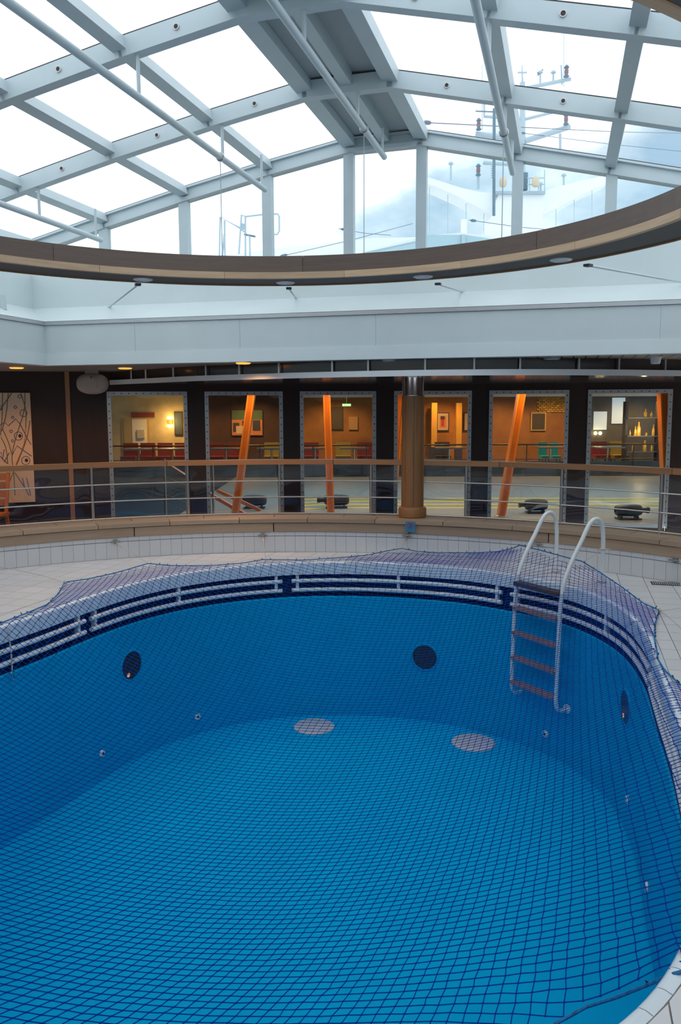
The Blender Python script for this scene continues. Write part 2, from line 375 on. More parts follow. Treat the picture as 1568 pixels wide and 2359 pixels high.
for iu in range(0, 52):
    for it in range(0, 60):
        uc, tcn = u0 + (iu + .5) * TS, t0 + (it + .5) * TS; c = U2 * uc + T2 * tcn; rc = np.linalg.norm(c - C0)
        if rc > RB + 0.2: continue
        h = TS / 2 - GAP; poly = [c + U2 * h * i + T2 * h * j for i, j in ((-1, -1), (-1, 1), (1, 1), (1, -1))]
        k = int(np.argmin(np.linalg.norm(CB - c, axis=1))); dist = (c - CB[k]) @ CTN[k]
        if dist < 0.19 and np.linalg.norm(c - CB[k]) < 0.4: 
            for kk in (k,): poly = clip(poly, -CTN[kk % NC], -(CB[kk % NC] @ CTN[kk % NC])) if len(poly) > 2 else []
        elif inside_pool(c): continue
        if len(poly) < 3: continue
        if rc > RB - 0.2:
            dr = (c - C0) / rc; poly = clip(poly, dr, C0 @ dr + RB + 0.004)
        if len(poly) < 3: continue
        a2 = 0.5 * abs(sum(poly[i][0] * poly[(i + 1) % len(poly)][1] - poly[(i + 1) % len(poly)][0] * poly[i][1] for i in range(len(poly))))
        if a2 < 0.0015: continue
        pc = sum(poly) / len(poly); q = proj(np.array([pc[0], pc[1], 0.0])); seen = pc[1] > 0.5 and -120 < q[0] < 1690 and 900 < q[1] < 2480
        tiles.append((-(a2 / max(pc[1], .3) ** 2) if seen else 1.0 - a2, poly))
tiles.sort(key=lambda z: z[0])
rest = MB()
for n_, (w, poly) in enumerate(tiles):
    q = [np.array([p[0], p[1], -0.0062]) for p in poly]
    if n_ < 290 and w < 0: obj('tile', MB().prism(q, (0, 0, 0.0062)), 'tile', floor, fix=True)
    else: rest.prism(q, (0, 0, 0.0062))
stuff(obj('tile_field', rest, 'tile', floor))
# outer deck, one step down
b = MB(); b.arc(C0, RB + 0.62, 8.0, -0.30, -0.15, 0, 2 * math.pi, 72)
struct('floor', b, 'deck', 'dark outer deck floor behind the round bench')

# ------------------------------------------------------------------ upstand with wall tiles
b = MB(); b.arc(C0, RB + 0.006, RB + 0.25, -0.15, 0.245, 0, 2 * math.pi, 120)
ups = struct('wall_upstand', b, 'grout', 'low round upstand faced with white tiles under the bench')
pitch = 0.1215 / RB; a_ref = math.atan2(*(oncyl(467, 1276, C0, RB)[:2] - C0)); nT = int(2 * math.pi / pitch)
rest = MB(); cnt = 0
for k in range(nT):
    a0 = a_ref + (k - nT // 2) * pitch
    for z0, z1 in ((0.0, 0.190), (0.1945, 0.243)):
        tb = MB().arc(C0, RB, RB + 0.007, z0 + 0.003, z1, a0 + 0.00028, a0 + pitch - 0.00028, 2)
        ang = math.degrees(a0)
        if -52 < ang < 62: obj('tile', tb, 'walltile', ups)
        else: rest.arc(C0, RB, RB + 0.007, z0 + 0.003, z1, a0 + 0.00028, a0 + pitch - 0.00028, 2)
stuff(obj('tile_field', rest, 'walltile', ups))

# ------------------------------------------------------------------ curved bench on the upstand
bench = thing('curved_bench', (C0[0], C0[1] + RB + 0.3, 0.245), 'curved teak bench ringing the pool on a white tiled base', 'bench')
FA = [math.atan2(*(oncyl(x, y, C0, RB)[:2] - C0)) for x, y in ((309, 1222), (630, 1218), (1264, 1240))]
step = FA[1] - FA[0]; angs = [FA[1] + (k) * step for k in range(-9, 11)]
for a in angs:
    obj('fascia_board', MB().arc(C0, RB - 0.012, RB + 0.02, 0.247, 0.350, a + 0.0012, a + step - 0.0012, 10), 'teak', bench)
TA = [math.atan2(*(oncyl(x, y, C0, RB - 0.03)[:2] - C0)) for x, y in ((226, 1212), (1345, 1230))]
st2 = (TA[1] - TA[0]) / 7
for k in range(-18, 26):
    a = TA[0] + k * st2
    for j, (r0, r1) in enumerate(((RB - 0.035, RB + 0.165), (RB + 0.170, RB + 0.37), (RB + 0.375, RB + 0.575))):
        o_ = 0.5 * st2 * (j % 2)
        obj('seat_board', MB().arc(C0, r0, r1, 0.358, 0.403, a + o_ + 0.0008, a + o_ + st2 - 0.0008, 6), 'teak', bench)
obj('support', MB().arc(C0, RB + 0.022, RB + 0.56, 0.246, 0.357, 0, 2 * math.pi, 100), 'seam', bench)

# ------------------------------------------------------------------ railing behind the bench
RR = 5.36
railing = thing('pool_railing', (C0[0], C0[1] + RR, 0.403), 'curved railing with wooden handrail, steel rods and glass panes behind the bench', 'railing')
PA = [math.atan2(*(onz(x, y, .42)[:2] - C0)) for x, y in [(215, 1197), (434, 1186), (644, 1184), (854, 1184), (1075, 1190), (1291, 1205), (1511, 1228)]]
dpa = (PA[6] - PA[0]) / 6
PAs = [PA[0] + dpa * k for k in range(-4, 0)] + PA + [PA[6] + dpa * k for k in range(1, 5)]
HS = [math.atan2(*(oncyl(x, 1065, C0, RR)[:2] - C0)) for x in (384, 768, 1152, 1553)]
dhs = (HS[3] - HS[0]) / 3; HS = [HS[0] - dhs * 2, HS[0] - dhs] + HS + [HS[3] + dhs, HS[3] + 2 * dhs]
for k in range(len(HS) - 1):
    obj('handrail', MB().arc(C0, RR - 0.045, RR + 0.045, 1.025, 1.085, HS[k] + 0.0006, HS[k + 1] - 0.0006, 10), 'rail', railing)
for i, a in enumerate(PAs):
    d = np.array([math.sin(a), math.cos(a)]); p = C0 + d * RR
    obj('post', MB().tube([(p[0], p[1], 0.403), (p[0], p[1], 1.026)], 0.021, 12), 'steel', railing, smooth=True)
    if i + 1 < len(PAs):
        a2 = PAs[i + 1]
        for zz in (0.425, 0.625, 0.825):
            pts = [(C0[0] + math.sin(q) * (RR - 0.012), C0[1] + math.cos(q) * (RR - 0.012), zz) for q in np.linspace(a, a2, 7)]
            obj('rod', MB().tube(pts, 0.0085, 8), 'steel', railing, smooth=True)
        obj('pane', MB().arc(C0, RR + 0.028, RR + 0.036, 0.43, 1.02, a + 0.006, a2 - 0.006, 8), 'railglass', railing, smooth=True)

# ------------------------------------------------------------------ column on the bench
cd = np.array([math.sin(math.radians(16.45)), math.cos(math.radians(16.45))]); cpn = C0 + cd * 5.33 - np.array([0.047, 0])
colm = thing('round_column', (cpn[0], cpn[1], 0.403), 'round wooden column with a chrome top standing on the bench', 'column')
obj('base_collar', MB().lathe((cpn[0], cpn[1], 0.403), [(0.158, 0), (0.168, 0.012), (0.168, 0.10), (0.160, 0.118), (0.14, 0.13)], 40), 'colw', colm, smooth=True)
for k in range(8):
    a0, a1 = k * math.pi / 4 + 0.012, (k + 1) * math.pi / 4 - 0.012; rows = []
    for zz in (0.52, 1.845):
        rows.append([(cpn[0] + math.cos(q) * r, cpn[1] + math.sin(q) * r, zz) for r in (0.118,) for q in np.linspace(a0, a1, 6)][::-1] + [(cpn[0] + math.cos(q) * 0.134, cpn[1] + math.sin(q) * 0.134, zz) for q in np.linspace(a0, a1, 6)])
    mb = MB().sweep(rows, closed_row=True); n = len(rows[0]); mb.f += [tuple(range(n)), tuple(range(2 * n - 1, n - 1, -1))]
    obj('stave', mb, 'colw', colm, smooth=True)
obj('core', MB().lathe((cpn[0], cpn[1], 0.5), [(0.119, 0), (0.119, 1.34)], 32), 'seam', colm, smooth=True)
obj('chrome_sleeve', MB().lathe((cpn[0], cpn[1], 1.84), [(0.137, 0), (0.137, 0.006), (0.124, 0.008), (0.129, 0.14), (0.142, 0.26)], 40), 'chrome', colm, smooth=True)

# ------------------------------------------------------------------ swimming pool
pool = thing('swimming_pool', (-0.1, 5.4, ZFL), 'empty blue rounded pool sunk in the white tiled deck', 'pool')
b = MB()
prof = [(0.10, -0.14), (0.10, -0.375), (0.0, -0.385), (-0.012, -0.40), (-0.012, ZFL + 0.012), (-0.018, ZFL + 0.003), (-0.03, ZFL)]
shell = MB().sweep([[row(i, o_, z) for o_, z in prof[2:]] for i in range(NC)], closed=True)
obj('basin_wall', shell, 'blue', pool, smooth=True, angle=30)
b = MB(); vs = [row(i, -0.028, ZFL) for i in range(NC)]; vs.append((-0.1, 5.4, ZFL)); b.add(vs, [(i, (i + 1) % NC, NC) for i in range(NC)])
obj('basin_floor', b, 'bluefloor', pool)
obj('gutter', MB().sweep([[row(i, 0.02, -0.141), row(i, 0.10, -0.141), row(i, 0.10, -0.37), row(i, 0.0, -0.386)] for i in range(NC)], closed=True), 'navy', pool)
nP = NC // 2                                             # coping tiles, rounded over the edge
CPR = [(BO, -0.012), (BO, -0.001), (BO * 0.55, 0.004), (0.012, 0.001), (0.002, -0.009), (0.0, -0.02), (0.0, -0.138), (0.012, -0.138), (0.012, -0.02)]
order = sorted(range(nP), key=lambda i: -CT[(2 * i) % NC][1])
for n_, i in enumerate(order):
    rws = []
    for s_ in (0.018, 0.5, 0.982):
        f_ = (2 * i + 2 * s_) % NC; i0 = int(f_); w = f_ - i0
        rws.append([tuple(np.array(row(i0, o_, z)) * (1 - w) + np.array(row(i0 + 1, o_, z)) * w) for o_, z in CPR])
    mb = MB().sweep(rws, closed_row=True); n = len(CPR); mb.f += [tuple(range(n)), tuple(range(3 * n - 1, 2 * n - 1, -1))]
    obj('coping_tile', mb, 'copetile', pool, smooth=True, angle=50)
obj('coping_bed', MB().sweep([[row(i, BO - 0.002, -0.013), row(i, 0.013, -0.013), row(i, 0.013, -0.139), row(i, BO - 0.002, -0.139)] for i in range(NC)], closed_row=True, closed=True), 'grout', pool)
def cidx(x, y):
    p = onz(x, y, -0.22)[:2]; return int(np.argmin(np.linalg.norm(CT - p, axis=1)))
gaps = [int(cidx(x, y)) for x, y in ((228, 1432), (662, 1345), (1158, 1370))]        # where one gutter rail ends and the next starts
bre = sorted(gaps); 
i_l, i_c, i_r = gaps
segs = [(i_l + .7, i_c - .9), (i_c + .9, i_r - .9), (i_r + .9, i_r + 46), (i_r + 48, i_r + 86), (i_l - 50, i_l - .7), (i_l - 100, i_l - 52), (i_r + 88, i_r + 126)]
def rowf(f, off, z): i0 = math.floor(f); w = f - i0; return np.array(row(i0, off, z)) * (1 - w) + np.array(row(i0 + 1, off, z)) * w
for a, c in segs:
    if c < a: c += NC
    for zz in (-0.208, -0.312):
        obj('gutter_rail', MB().tube([rowf(f_, 0.012, zz) for f_ in np.linspace(a, c, int(c - a) + 2)], 0.022, 10), 'white', pool, smooth=True)
    m_ = max(2, round((c - a) * 0.06 / 2.0)); 
    for k in range(m_ + 1):
        i = round(a + 1.4 + (c - a - 2.8) * k / m_); 
        p = np.array(row(i, 0.035, -0.141)); nn = np.array([*CTN[i % NC], 0]); tt = np.array([*CTT[i % NC], 0])
        obj('rail_bracket', MB().box(p - Z * 0.098, (0.016, 0.022, 0.098), (tt, nn, Z)), 'white', pool)
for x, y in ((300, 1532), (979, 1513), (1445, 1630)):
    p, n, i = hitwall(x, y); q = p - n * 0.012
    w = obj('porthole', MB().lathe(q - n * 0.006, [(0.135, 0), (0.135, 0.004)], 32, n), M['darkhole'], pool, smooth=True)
    if x != 979: obj('lamp_glint', MB().lathe(q - n * 0.0075 - Z * .085 - np.array([*CTT[i], 0]) * .05, [(0.022, 0), (0.018, 0.002)], 12, n), emat('bar_glow', (1, .42, .1), .5), w)  # glowing disc added as the warm glint in the porthole
    obj('rim', MB().lathe(q - n * 0.012, [(0.138, 0.012), (0.138, 0.0), (0.152, 0.0), (0.160, 0.012)], 32, n, cap=False), 'blue', w, smooth=True)
for x, y in ((232, 1735), (453, 1650), (1258, 1690), (1450, 1842), (1496, 2045)):
    p, n, i = hitwall(x, y); q = p - n * 0.013
    j = obj('jet_nozzle', MB().lathe(q, [(0.036, 0), (0.036, -0.006), (0.028, -0.016), (0.016, -0.016), (0.014, -0.004)], 20, n), 'white', pool, smooth=True)
    obj('jet_hole', MB().lathe(q - n * 0.0165, [(0.013, 0), (0.013, 0.003)], 14, n), 'darkhole', j)
for x, y in ((723, 1675), (1090, 1712)):
    p = onz(x, y, ZFL)
    j = obj('drain_cover', MB().lathe((p[0], p[1], ZFL), [(0.225, 0), (0.225, 0.012), (0.205, 0.022)], 40), 'plastic', pool, smooth=True)
    for k in range(-3, 4):
        hw = math.sqrt(0.19 ** 2 - (k * 0.052) ** 2); obj('slot', MB().box((p[0], p[1] + k * 0.052, ZFL + 0.0225), (hw, 0.004, 0.0008)), 'greyp', j)
obj('tile_channel', MB().sweep([[row(i, 0.30, 0.0008), row(i, 0.304, 0.0008)] for i in range(NC)], closed=True), 'grout', floor)

# ------------------------------------------------------------------ pool ladder
FA_, FB_ = onz(1280, 1318, 0), onz(1386, 1342, 0)
S_ = (FB_ - FA_) / np.linalg.norm(FB_ - FA_); Nn = np.array([-S_[1], S_[0], 0.0]); MID = (FA_ + FB_) / 2
if Nn[1] < 0: Nn = -Nn
LO = MID - Nn * 0.43
ladder = thing('pool_ladder', (MID[0], MID[1], 0.0), 'white tubular pool ladder with brown treads hooked over the pool edge', 'ladder')
HALF = np.linalg.norm(FB_ - FA_) / 2
pr = [(0.43, 0.0), (0.43, 0.22), (0.425, 0.44), (0.405, 0.56), (0.355, 0.625), (0.285, 0.63), (0.215, 0.575), (0.13, 0.44), (0.03, 0.29), (-0.055, 0.13), (-0.10, 0.0), (-0.125, -0.2), (-0.14, -0.6), (-0.15, -1.0), (-0.145, -1.12), (-0.11, -1.19), (-0.05, -1.205), (0.0, -1.20)]
for s in (-1, 1):
    pts = smooth_path([LO + S_ * HALF * s + Nn * a + Z * z for a, z in pr], 5)
    obj('rail', MB().tube(pts, 0.021, 12), 'white', ladder, smooth=True)
    obj('foot_flange', MB().lathe(LO + S_ * HALF * s + Nn * 0.43, [(0.05, 0), (0.05, 0.008), (0.026, 0.012)], 20), 'steel', ladder, smooth=True)
    c_ = LO + S_ * HALF * s; i = int(np.argmin(np.linalg.norm(CT - c_[:2], axis=1)))
    obj('wall_flange', MB().lathe(LO + S_ * HALF * s + Nn * 0.008 - Z * 1.20, [(0.045, 0.0), (0.045, -0.012), (0.024, -0.016)], 20, Nn), 'white', ladder, smooth=True)
for k, z in enumerate((-0.05, -0.30, -0.555, -0.81, -1.065)):
    off = -0.12 - 0.03 * (k / 4); c_ = LO + Nn * off + Z * z
    obj('tread', MB().box(c_, (HALF - 0.01, 0.05, 0.012 if k else 0.02), (S_, Nn, Z)), 'treadtop' if k == 0 else 'tread', ladder)

# ------------------------------------------------------------------ safety net over the pool
BP = []                                                  # border of the net: pixel + height above the deck
for x, y, z in [(0, 1437, .012), (60, 1414, .012), (110, 1393, .012), (135, 1368, .015), (149, 1342, .03), (200, 1335, .015), (260, 1322, .02), (300, 1311, .03), (340, 1299, .05),
                (400, 1304, .02), (480, 1304, .012), (560, 1298, .015), (605, 1290, .03), (700, 1291, .012), (790, 1285, .02), (850, 1279, .03), (890, 1270, .05), (925, 1264, .07), (960, 1271, .05),
                (1010, 1274, .05), (1100, 1274, .07), (1150, 1271, .12), (1183, 1263, .20), (1196, 1257, .27), (1250, 1270, .26), (1300, 1284, .25), (1340, 1294, .21), (1385, 1322, .11), (1430, 1352, .05),
                (1480, 1390, .02), (1518, 1407, .02), (1508, 1440, .012), (1507, 1470, .012), (1515, 1520, .012), (1530, 1545, .012), (1568, 1580, .012)]:
    BP.append(onz(x, y, z))
for p in [(2.35, 4.75, .012), (2.1, 4.2, .012), (1.95, 3.7, .012), (1.85, 3.1, .012), (1.6, 2.6, .012)]: BP.append(np.array(p))
for x, y, z in [(1590, 2236, .012), (1552, 2246, .0), (1490, 2272, -.10), (1420, 2300, -.20), (1350, 2322, -.28), (1270, 2366, -.34)]: BP.append(onz(x, y, z))
for p in [(.35, 2.55, -.40), (-.2, 2.40, -.42), (-.9, 2.30, -.36), (-1.5, 2.25, -.20), (-2.1, 2.45, .012), (-2.5, 2.9, .012), (-2.9, 3.6, .012), (-3.08, 4.4, .012), (-3.14, 5.2, .012), (-3.02, 5.8, .012)]: BP.append(np.array(p))
BP = np.array(BP); BS = []
Q = np.r_[BP, BP[:1]]
for i in range(len(BP)):
    n = max(2, int(np.linalg.norm(Q[i + 1] - Q[i]) / 0.03))
    for k in range(n): BS.append(Q[i] + (Q[i + 1] - Q[i]) * k / n)
BS = np.array(BS)
def in_poly(px, py, poly):
    r = np.zeros(px.shape, bool); n = len(poly)
    for i in range(n):
        x1, y1 = poly[i][:2]; x2, y2 = poly[(i + 1) % n][:2]
        if y1 == y2: continue
        c = ((y1 > py) != (y2 > py)) & (px < (x2 - x1) * (py - y1) / (y2 - y1) + x1); r ^= c
    return r
HG = 0.05; gx = np.arange(-3.2, 3.1, HG); gy = np.arange(1.4, 9.7, HG); GX, GY = np.meshgrid(gx, gy)
INN = in_poly(GX, GY, BP); DECK = ~in_poly(GX, GY, CT)
ZB = np.zeros(GX.shape); flat = np.stack([GX.ravel(), GY.ravel()], 1)
nn_ = np.array([int(np.argmin(((BS[:, :2] - p) ** 2).sum(1))) for p in flat]); ZB = BS[nn_, 2].reshape(GX.shape)
ZN = np.where(INN, np.where(DECK, 0.02, -0.5), ZB); LOAD = 0.00030
for _ in range(3500):
    A = 0.25 * (np.roll(ZN, 1, 0) + np.roll(ZN, -1, 0) + np.roll(ZN, 1, 1) + np.roll(ZN, -1, 1)) - LOAD
    A = np.where(DECK, np.maximum(A, 0.010), A); ZN = np.where(INN, A, ZB)
def znet(x, y):
    fx = np.clip((x - gx[0]) / HG, 0, len(gx) - 1.001); fy = np.clip((y - gy[0]) / HG, 0, len(gy) - 1.001)
    i, j = fx.astype(int), fy.astype(int); a, c = fx - i, fy - j
    return (ZN[j, i] * (1 - a) + ZN[j, i + 1] * a) * (1 - c) + (ZN[j + 1, i] * (1 - a) + ZN[j + 1, i + 1] * a) * c
# how the meshes run: at a few pixels the step to the next knot along either strand, laid onto the sagging surface
SAMP = [(100, 2250, 29, 3.7, 21.2, -12.8), (400, 2250, 32.9, .6, 18.4, -14), (700, 2250, 34.6, -1.1, 12.8, -14), (1000, 2250, 34, -6.2, 7.3, -17.6), (1300, 2200, 35.2, -6.5, 1.1, -16.7),
        (100, 2010, 21, 7.1, 13.4, -7.6), (400, 2000, 21.4, 2, 9.8, -8.2), (700, 2000, 21.9, -1.3, 6.1, -8.7), (1000, 2000, 25, -4.9, 1.8, -9.1), (1300, 2000, 29.5, -6.1, 3.6, -10.7), (1500, 2000, 28.1, -7.1, .9, -13.4),
        (150, 1700, 15.4, 6.6, 9.7, -3.1), (500, 1750, 15.7, 3, 7, -5.8), (850, 1750, 16.1, -1.3, 3.3, -7), (1200, 1750, 18.4, -5.7, 1, -7), (1450, 1750, 20.8, -7.9, -1.5, -7.6),
        (160, 1590, 13.4, 6, 8, -4.6), (450, 1470, 11.4, 3.1, 3, -5), (800, 1450, 10.7, 1.2, 2.7, -5.8), (1100, 1470, 11.7, -.2, -.3, -5), (1370, 1550, 14.4, -6, -.6, -5.7), (650, 1590, 12.7, 1.8, 3, -5.4), (1030, 1610, 15.7, -1.9, 3.3, -6.4),
        (230, 1352, 13, .6, .3, -3.6), (1030, 1310, 10, 0, 5, -5)]
def hitnet(x, y):
    D = ray(x, y); ts = np.linspace(1.5, 11, 1500); P = ORI + D * ts[:, None]; h = P[:, 2] - znet(P[:, 0], P[:, 1])
    k = int(np.argmax(h < 0)); return ORI + D * (ts[k - 1] + (ts[k] - ts[k - 1]) * h[k - 1] / (h[k - 1] - h[k]))
def pbasis(x, y, dx=0, dy=0):                             # cubic terms (without the constant) and their derivatives
    X, Y = (np.asarray(x) + 0.2) / 3, (np.asarray(y) - 5.6) / 3.5; out = []
    for i in range(4):
        for j in range(4 - i):
            if i + j == 0: continue
            if dx: out.append((i * X ** max(i - 1, 0) * Y ** j if i else 0 * X) / 3)
            elif dy: out.append((j * X ** i * Y ** max(j - 1, 0) if j else 0 * X) / 3.5)
            else: out.append(X ** i * Y ** j)
    return np.stack(out, -1)
rowsA, rhsA, rhsB = [], [], []
for (x, y, ax, ay, bx, by) in SAMP:
    p = hitnet(x, y); va = hitnet(x + ax, y + ay) - p; vb = hitnet(x + bx, y + by) - p
    gx_, gy_ = pbasis(p[0], p[1], dx=1), pbasis(p[0], p[1], dy=1)
    rowsA += [va[0] * gx_ + va[1] * gy_, vb[0] * gx_ + vb[1] * gy_]; rhsA += [1, 0]; rhsB += [0, 1]
RG = np.eye(9) * 0.004; GM = np.r_[np.array(rowsA), RG]
CA = np.linalg.lstsq(GM, np.r_[np.array(rhsA, float), np.zeros(9)], rcond=None)[0]; CBt = np.linalg.lstsq(GM, np.r_[np.array(rhsB, float), np.zeros(9)], rcond=None)[0]
fx = np.arange(-3.2, 2.9, 0.016); fy = np.arange(1.8, 9.4, 0.013); FX, FY = np.meshgrid(fx, fy); ok = in_poly(FX, FY, BP); FX, FY = FX[ok], FY[ok]
bs_ = pbasis(FX, FY); la, lb_ = bs_ @ CA, bs_ @ CBt; ia, ib = np.rint(la).astype(int), np.rint(lb_).astype(int)
err = (la - ia) ** 2 + (lb_ - ib) ** 2; best = {}
for k in np.argsort(-err): best[(int(ia[k]), int(ib[k]))] = k          # the closest point wins
keys = list(best); kk = np.array([best[q] for q in keys]); KX, KY = FX[kk].copy(), FY[kk].copy(); tgt = np.array(keys, float)
for _ in range(3):                                        # Newton step onto the whole-number crossing
    v = pbasis(KX, KY); ra_, rb_ = tgt[:, 0] - v @ CA, tgt[:, 1] - v @ CBt; g1, g2 = pbasis(KX, KY, dx=1), pbasis(KX, KY, dy=1)
    a1, a2, b1, b2 = g1 @ CA, g2 @ CA, g1 @ CBt, g2 @ CBt; dt_ = a1 * b2 - a2 * b1
    KX += np.clip((ra_ * b2 - rb_ * a2) / dt_, -.03, .03); KY += np.clip((rb_ * a1 - ra_ * b1) / dt_, -.03, .03)
rs = np.random.RandomState(3); KX += rs.normal(0, .002, KX.shape); KY += rs.normal(0, .002, KY.shape)
KI = in_poly(KX, KY, BP); PK = np.stack([KX, KY, znet(KX, KY) + 0.002], -1)
idx = {q: n for n, q in enumerate(keys)}; S0, S1_ = [], []
for q, n in idx.items():
    for e in ((q[0] + 1, q[1]), (q[0], q[1] + 1)):
        m_ = idx.get(e)
        if m_ is not None and KI[n] and KI[m_] and np.linalg.norm(PK[n] - PK[m_]) < 0.13: S0.append(n); S1_.append(m_)
def strands(P0, P1, r):
    d = P1 - P0; L = np.linalg.norm(d, axis=1)[:, None]; d = d / (L + 1e-9)
    up = np.tile(Z, (len(d), 1)); x = np.cross(d, up); x /= np.linalg.norm(x, axis=1)[:, None] + 1e-9; y = np.cross(x, d)
    vs = np.stack([e + r * (math.cos(t_) * x + math.sin(t_) * y) for e in (P0, P1) for t_ in (math.pi / 2, math.pi * 7 / 6, math.pi * 11 / 6)], 1)
    k = np.arange(len(d))[:, None, None] * 6
    fs = np.array([[0, 1, 4, 3], [1, 2, 5, 4], [2, 0, 3, 5]])[None] + k
    return vs.reshape(-1, 3), fs.reshape(-1, 4)
P0, P1 = PK[S0], PK[S1_]
V1, F1 = strands(P0, P1, 0.0023)
KP = PK[KI]; oc = np.array([[1, 0, 0], [-1, 0, 0], [0, 1, 0], [0, -1, 0], [0, 0, .8], [0, 0, -.8]]) * 0.0062
V2 = (KP[:, None, :] + oc[None]).reshape(-1, 3); tri = np.array([[0, 2, 4], [2, 1, 4], [1, 3, 4], [3, 0, 4], [2, 0, 5], [1, 2, 5], [3, 1, 5], [0, 3, 5]])
F2 = (tri[None] + np.arange(len(KP))[:, None, None] * 6).reshape(-1, 3) + len(V1)
net = thing('safety_net', (-0.1, 5.4, -0.8), 'blue knotted safety net sagging over the empty pool', 'net')
mbn = MB(); mbn.v = V1.tolist() + V2.tolist(); mbn.f = [tuple(f) for f in F1.tolist()] + [tuple(f) for f in F2.tolist()]
o = obj('net_mesh', mbn, 'net', net, fix=False); stuff(o)
obj('border_rope', MB().tube([p + Z * 0.004 for p in BS[::2]], 0.0058, 6, closed=True), 'netrope', net, smooth=True)
b = MB(); rr_ = random.Random(11)
for i in range(0, len(BS), 3):
    if rr_.random() < 0.45: continue
    p = BS[i] + Z * 0.006; L = rr_.uniform(.006, .022); q = p + np.array([rr_.uniform(-1, 1) * .015, rr_.uniform(-.5, 1) * .015, L])
    b.tube([p, (p + q) / 2 + np.array([rr_.uniform(-1, 1), rr_.uniform(-1, 1), 0]) * .006, q], [0.005, 0.004, 0.003], 4)
stuff(obj('twine_ends', b, 'tuft', net))
# cleats on the upstand, cords from the net to them
CL = [((265, 1247), (340, 1299, .05), 'leftmost in view'), ((605, 1232), (612, 1291, .035), 'straight above the mid pool rails'),
      ((938, 1233), (925, 1264, .07), 'under the no diving sign'), ((1240, 1252), None, 'between the two ladder arches'), ((1555, 1290), None, 'at the right edge above the floor grate')]
for (x, y), e, w in CL:
    p = oncyl(x, y, C0, RB); d = np.array([*(C0 - p[:2]) / np.linalg.norm(C0 - p[:2]), 0.0]); tt = np.array([-d[1], d[0], 0.0])
    k = thing('rope_cleat', tuple(p), 'small steel cleat on the white tiled upstand ' + w, 'cleat', 'cleats round the pool upstand')
    obj('plate', MB().lathe(p + d * 0.001, [(0.026, 0), (0.026, 0.006), (0.018, 0.01)], 14, d), 'darksteel', k, smooth=True)
    obj('horn', MB().tube([p + d * .03 - tt * .055 - Z * .004, p + d * .034 - tt * .03, p + d * .03, p + d * .034 + tt * .03, p + d * .03 + tt * .055 - Z * .004], [.008, .010, .011, .010, .008], 8), 'darksteel', k, smooth=True)
    obj('stem', MB().tube([p + d * .006, p + d * .03], 0.011, 8), 'darksteel', k, smooth=True)
    if e:
        q = onz(*e) + Z * 0.012; mid = (p + q) / 2 - Z * 0.012
        c = thing('tie_cord', tuple((p + q) / 2), 'thin off-white cord tying the net to the cleat ' + w, 'cord', 'cords that tie the net')
        obj('cord', MB().tube(smooth_path([p + d * .028, mid, q], 5), 0.0028, 6), 'cord', c, smooth=True)
        obj('knot', MB().lathe(p + (q - p) * 0.2 - Z * 0.008, [(0.004, -.03), (0.008, -.02), (0.008, .02), (0.004, .03)], 8, (q - p)), 'cord', c, smooth=True)
for nm, pts, w in (('a', [onz(149, 1342, .03), onz(80, 1322, .05), onz(-60, 1294, .14)], 'leading left from the net corner'),
                   ('b', [onz(1518, 1408, .02), onz(1545, 1404, .06), onz(1640, 1392, .15)], 'leading right from the net peak')):
    c = thing('tie_cord', tuple(pts[0]), 'thin off-white cord ' + w, 'cord', 'cords that tie the net')
    obj('cord', MB().tube(smooth_path(pts, 5), 0.0028, 6), 'cord', c, smooth=True)
    obj('knot', MB().lathe(pts[0] + Z * .004, [(.006, -.02), (.016, -.01), (.018, .004), (.008, .02)], 10), 'cord', c, smooth=True)
pB = LO + S_ * HALF + Nn * 0.428
c = thing('tie_cord', (pB[0], pB[1], .3), 'thin off-white cord knotted round the right ladder arch', 'cord', 'cords that tie the net')
obj('cord', MB().tube(smooth_path([onz(1342, 1294, .215), (onz(1342, 1294, .215) + pB + Z * .33) / 2 - Z * .01, pB + Z * .335 - Nn * .025], 5), 0.003, 6), 'cord', c, smooth=True)
obj('loop', MB().tube([pB + Z * .335 + 0.027 * (math.cos(q) * S_ + math.sin(q) * Nn) for q in np.linspace(0, 2 * math.pi, 13)[:-1]], 0.006, 6, closed=True), 'cord', c, smooth=True)
obj('loose_end', MB().tube([pB + Z * .335 + S_ * .03, pB + Z * .345 + S_ * .09], [.006, .004], 6), 'cord', c, smooth=True)
# rope hanging from the rim at the left, inside the pool
p0, n0, _i = hitwall(12, 1460); p0 = p0.copy(); p0[2] = -0.005
c = thing('hanging_cord', (p0[0], p0[1], -0.5), 'grey cord with a snap hook hanging down the pool wall at the left', 'cord')
obj('cord', MB().tube([p0 - n0 * .03, p0 - n0 * .05 - Z * .2, p0 - n0 * .05 - Z * .36], 0.006, 6), 'cord', c, smooth=True)
obj('hook', MB().tube([p0 - n0 * .05 - Z * .36 + 0.018 * math.cos(q) * np.array([*CTT[_i], 0]) - Z * (.035 + .035 * math.sin(q)) for q in np.linspace(0, 2 * math.pi, 13)[:-1]], 0.005, 6, closed=True), 'steel', c, smooth=True)
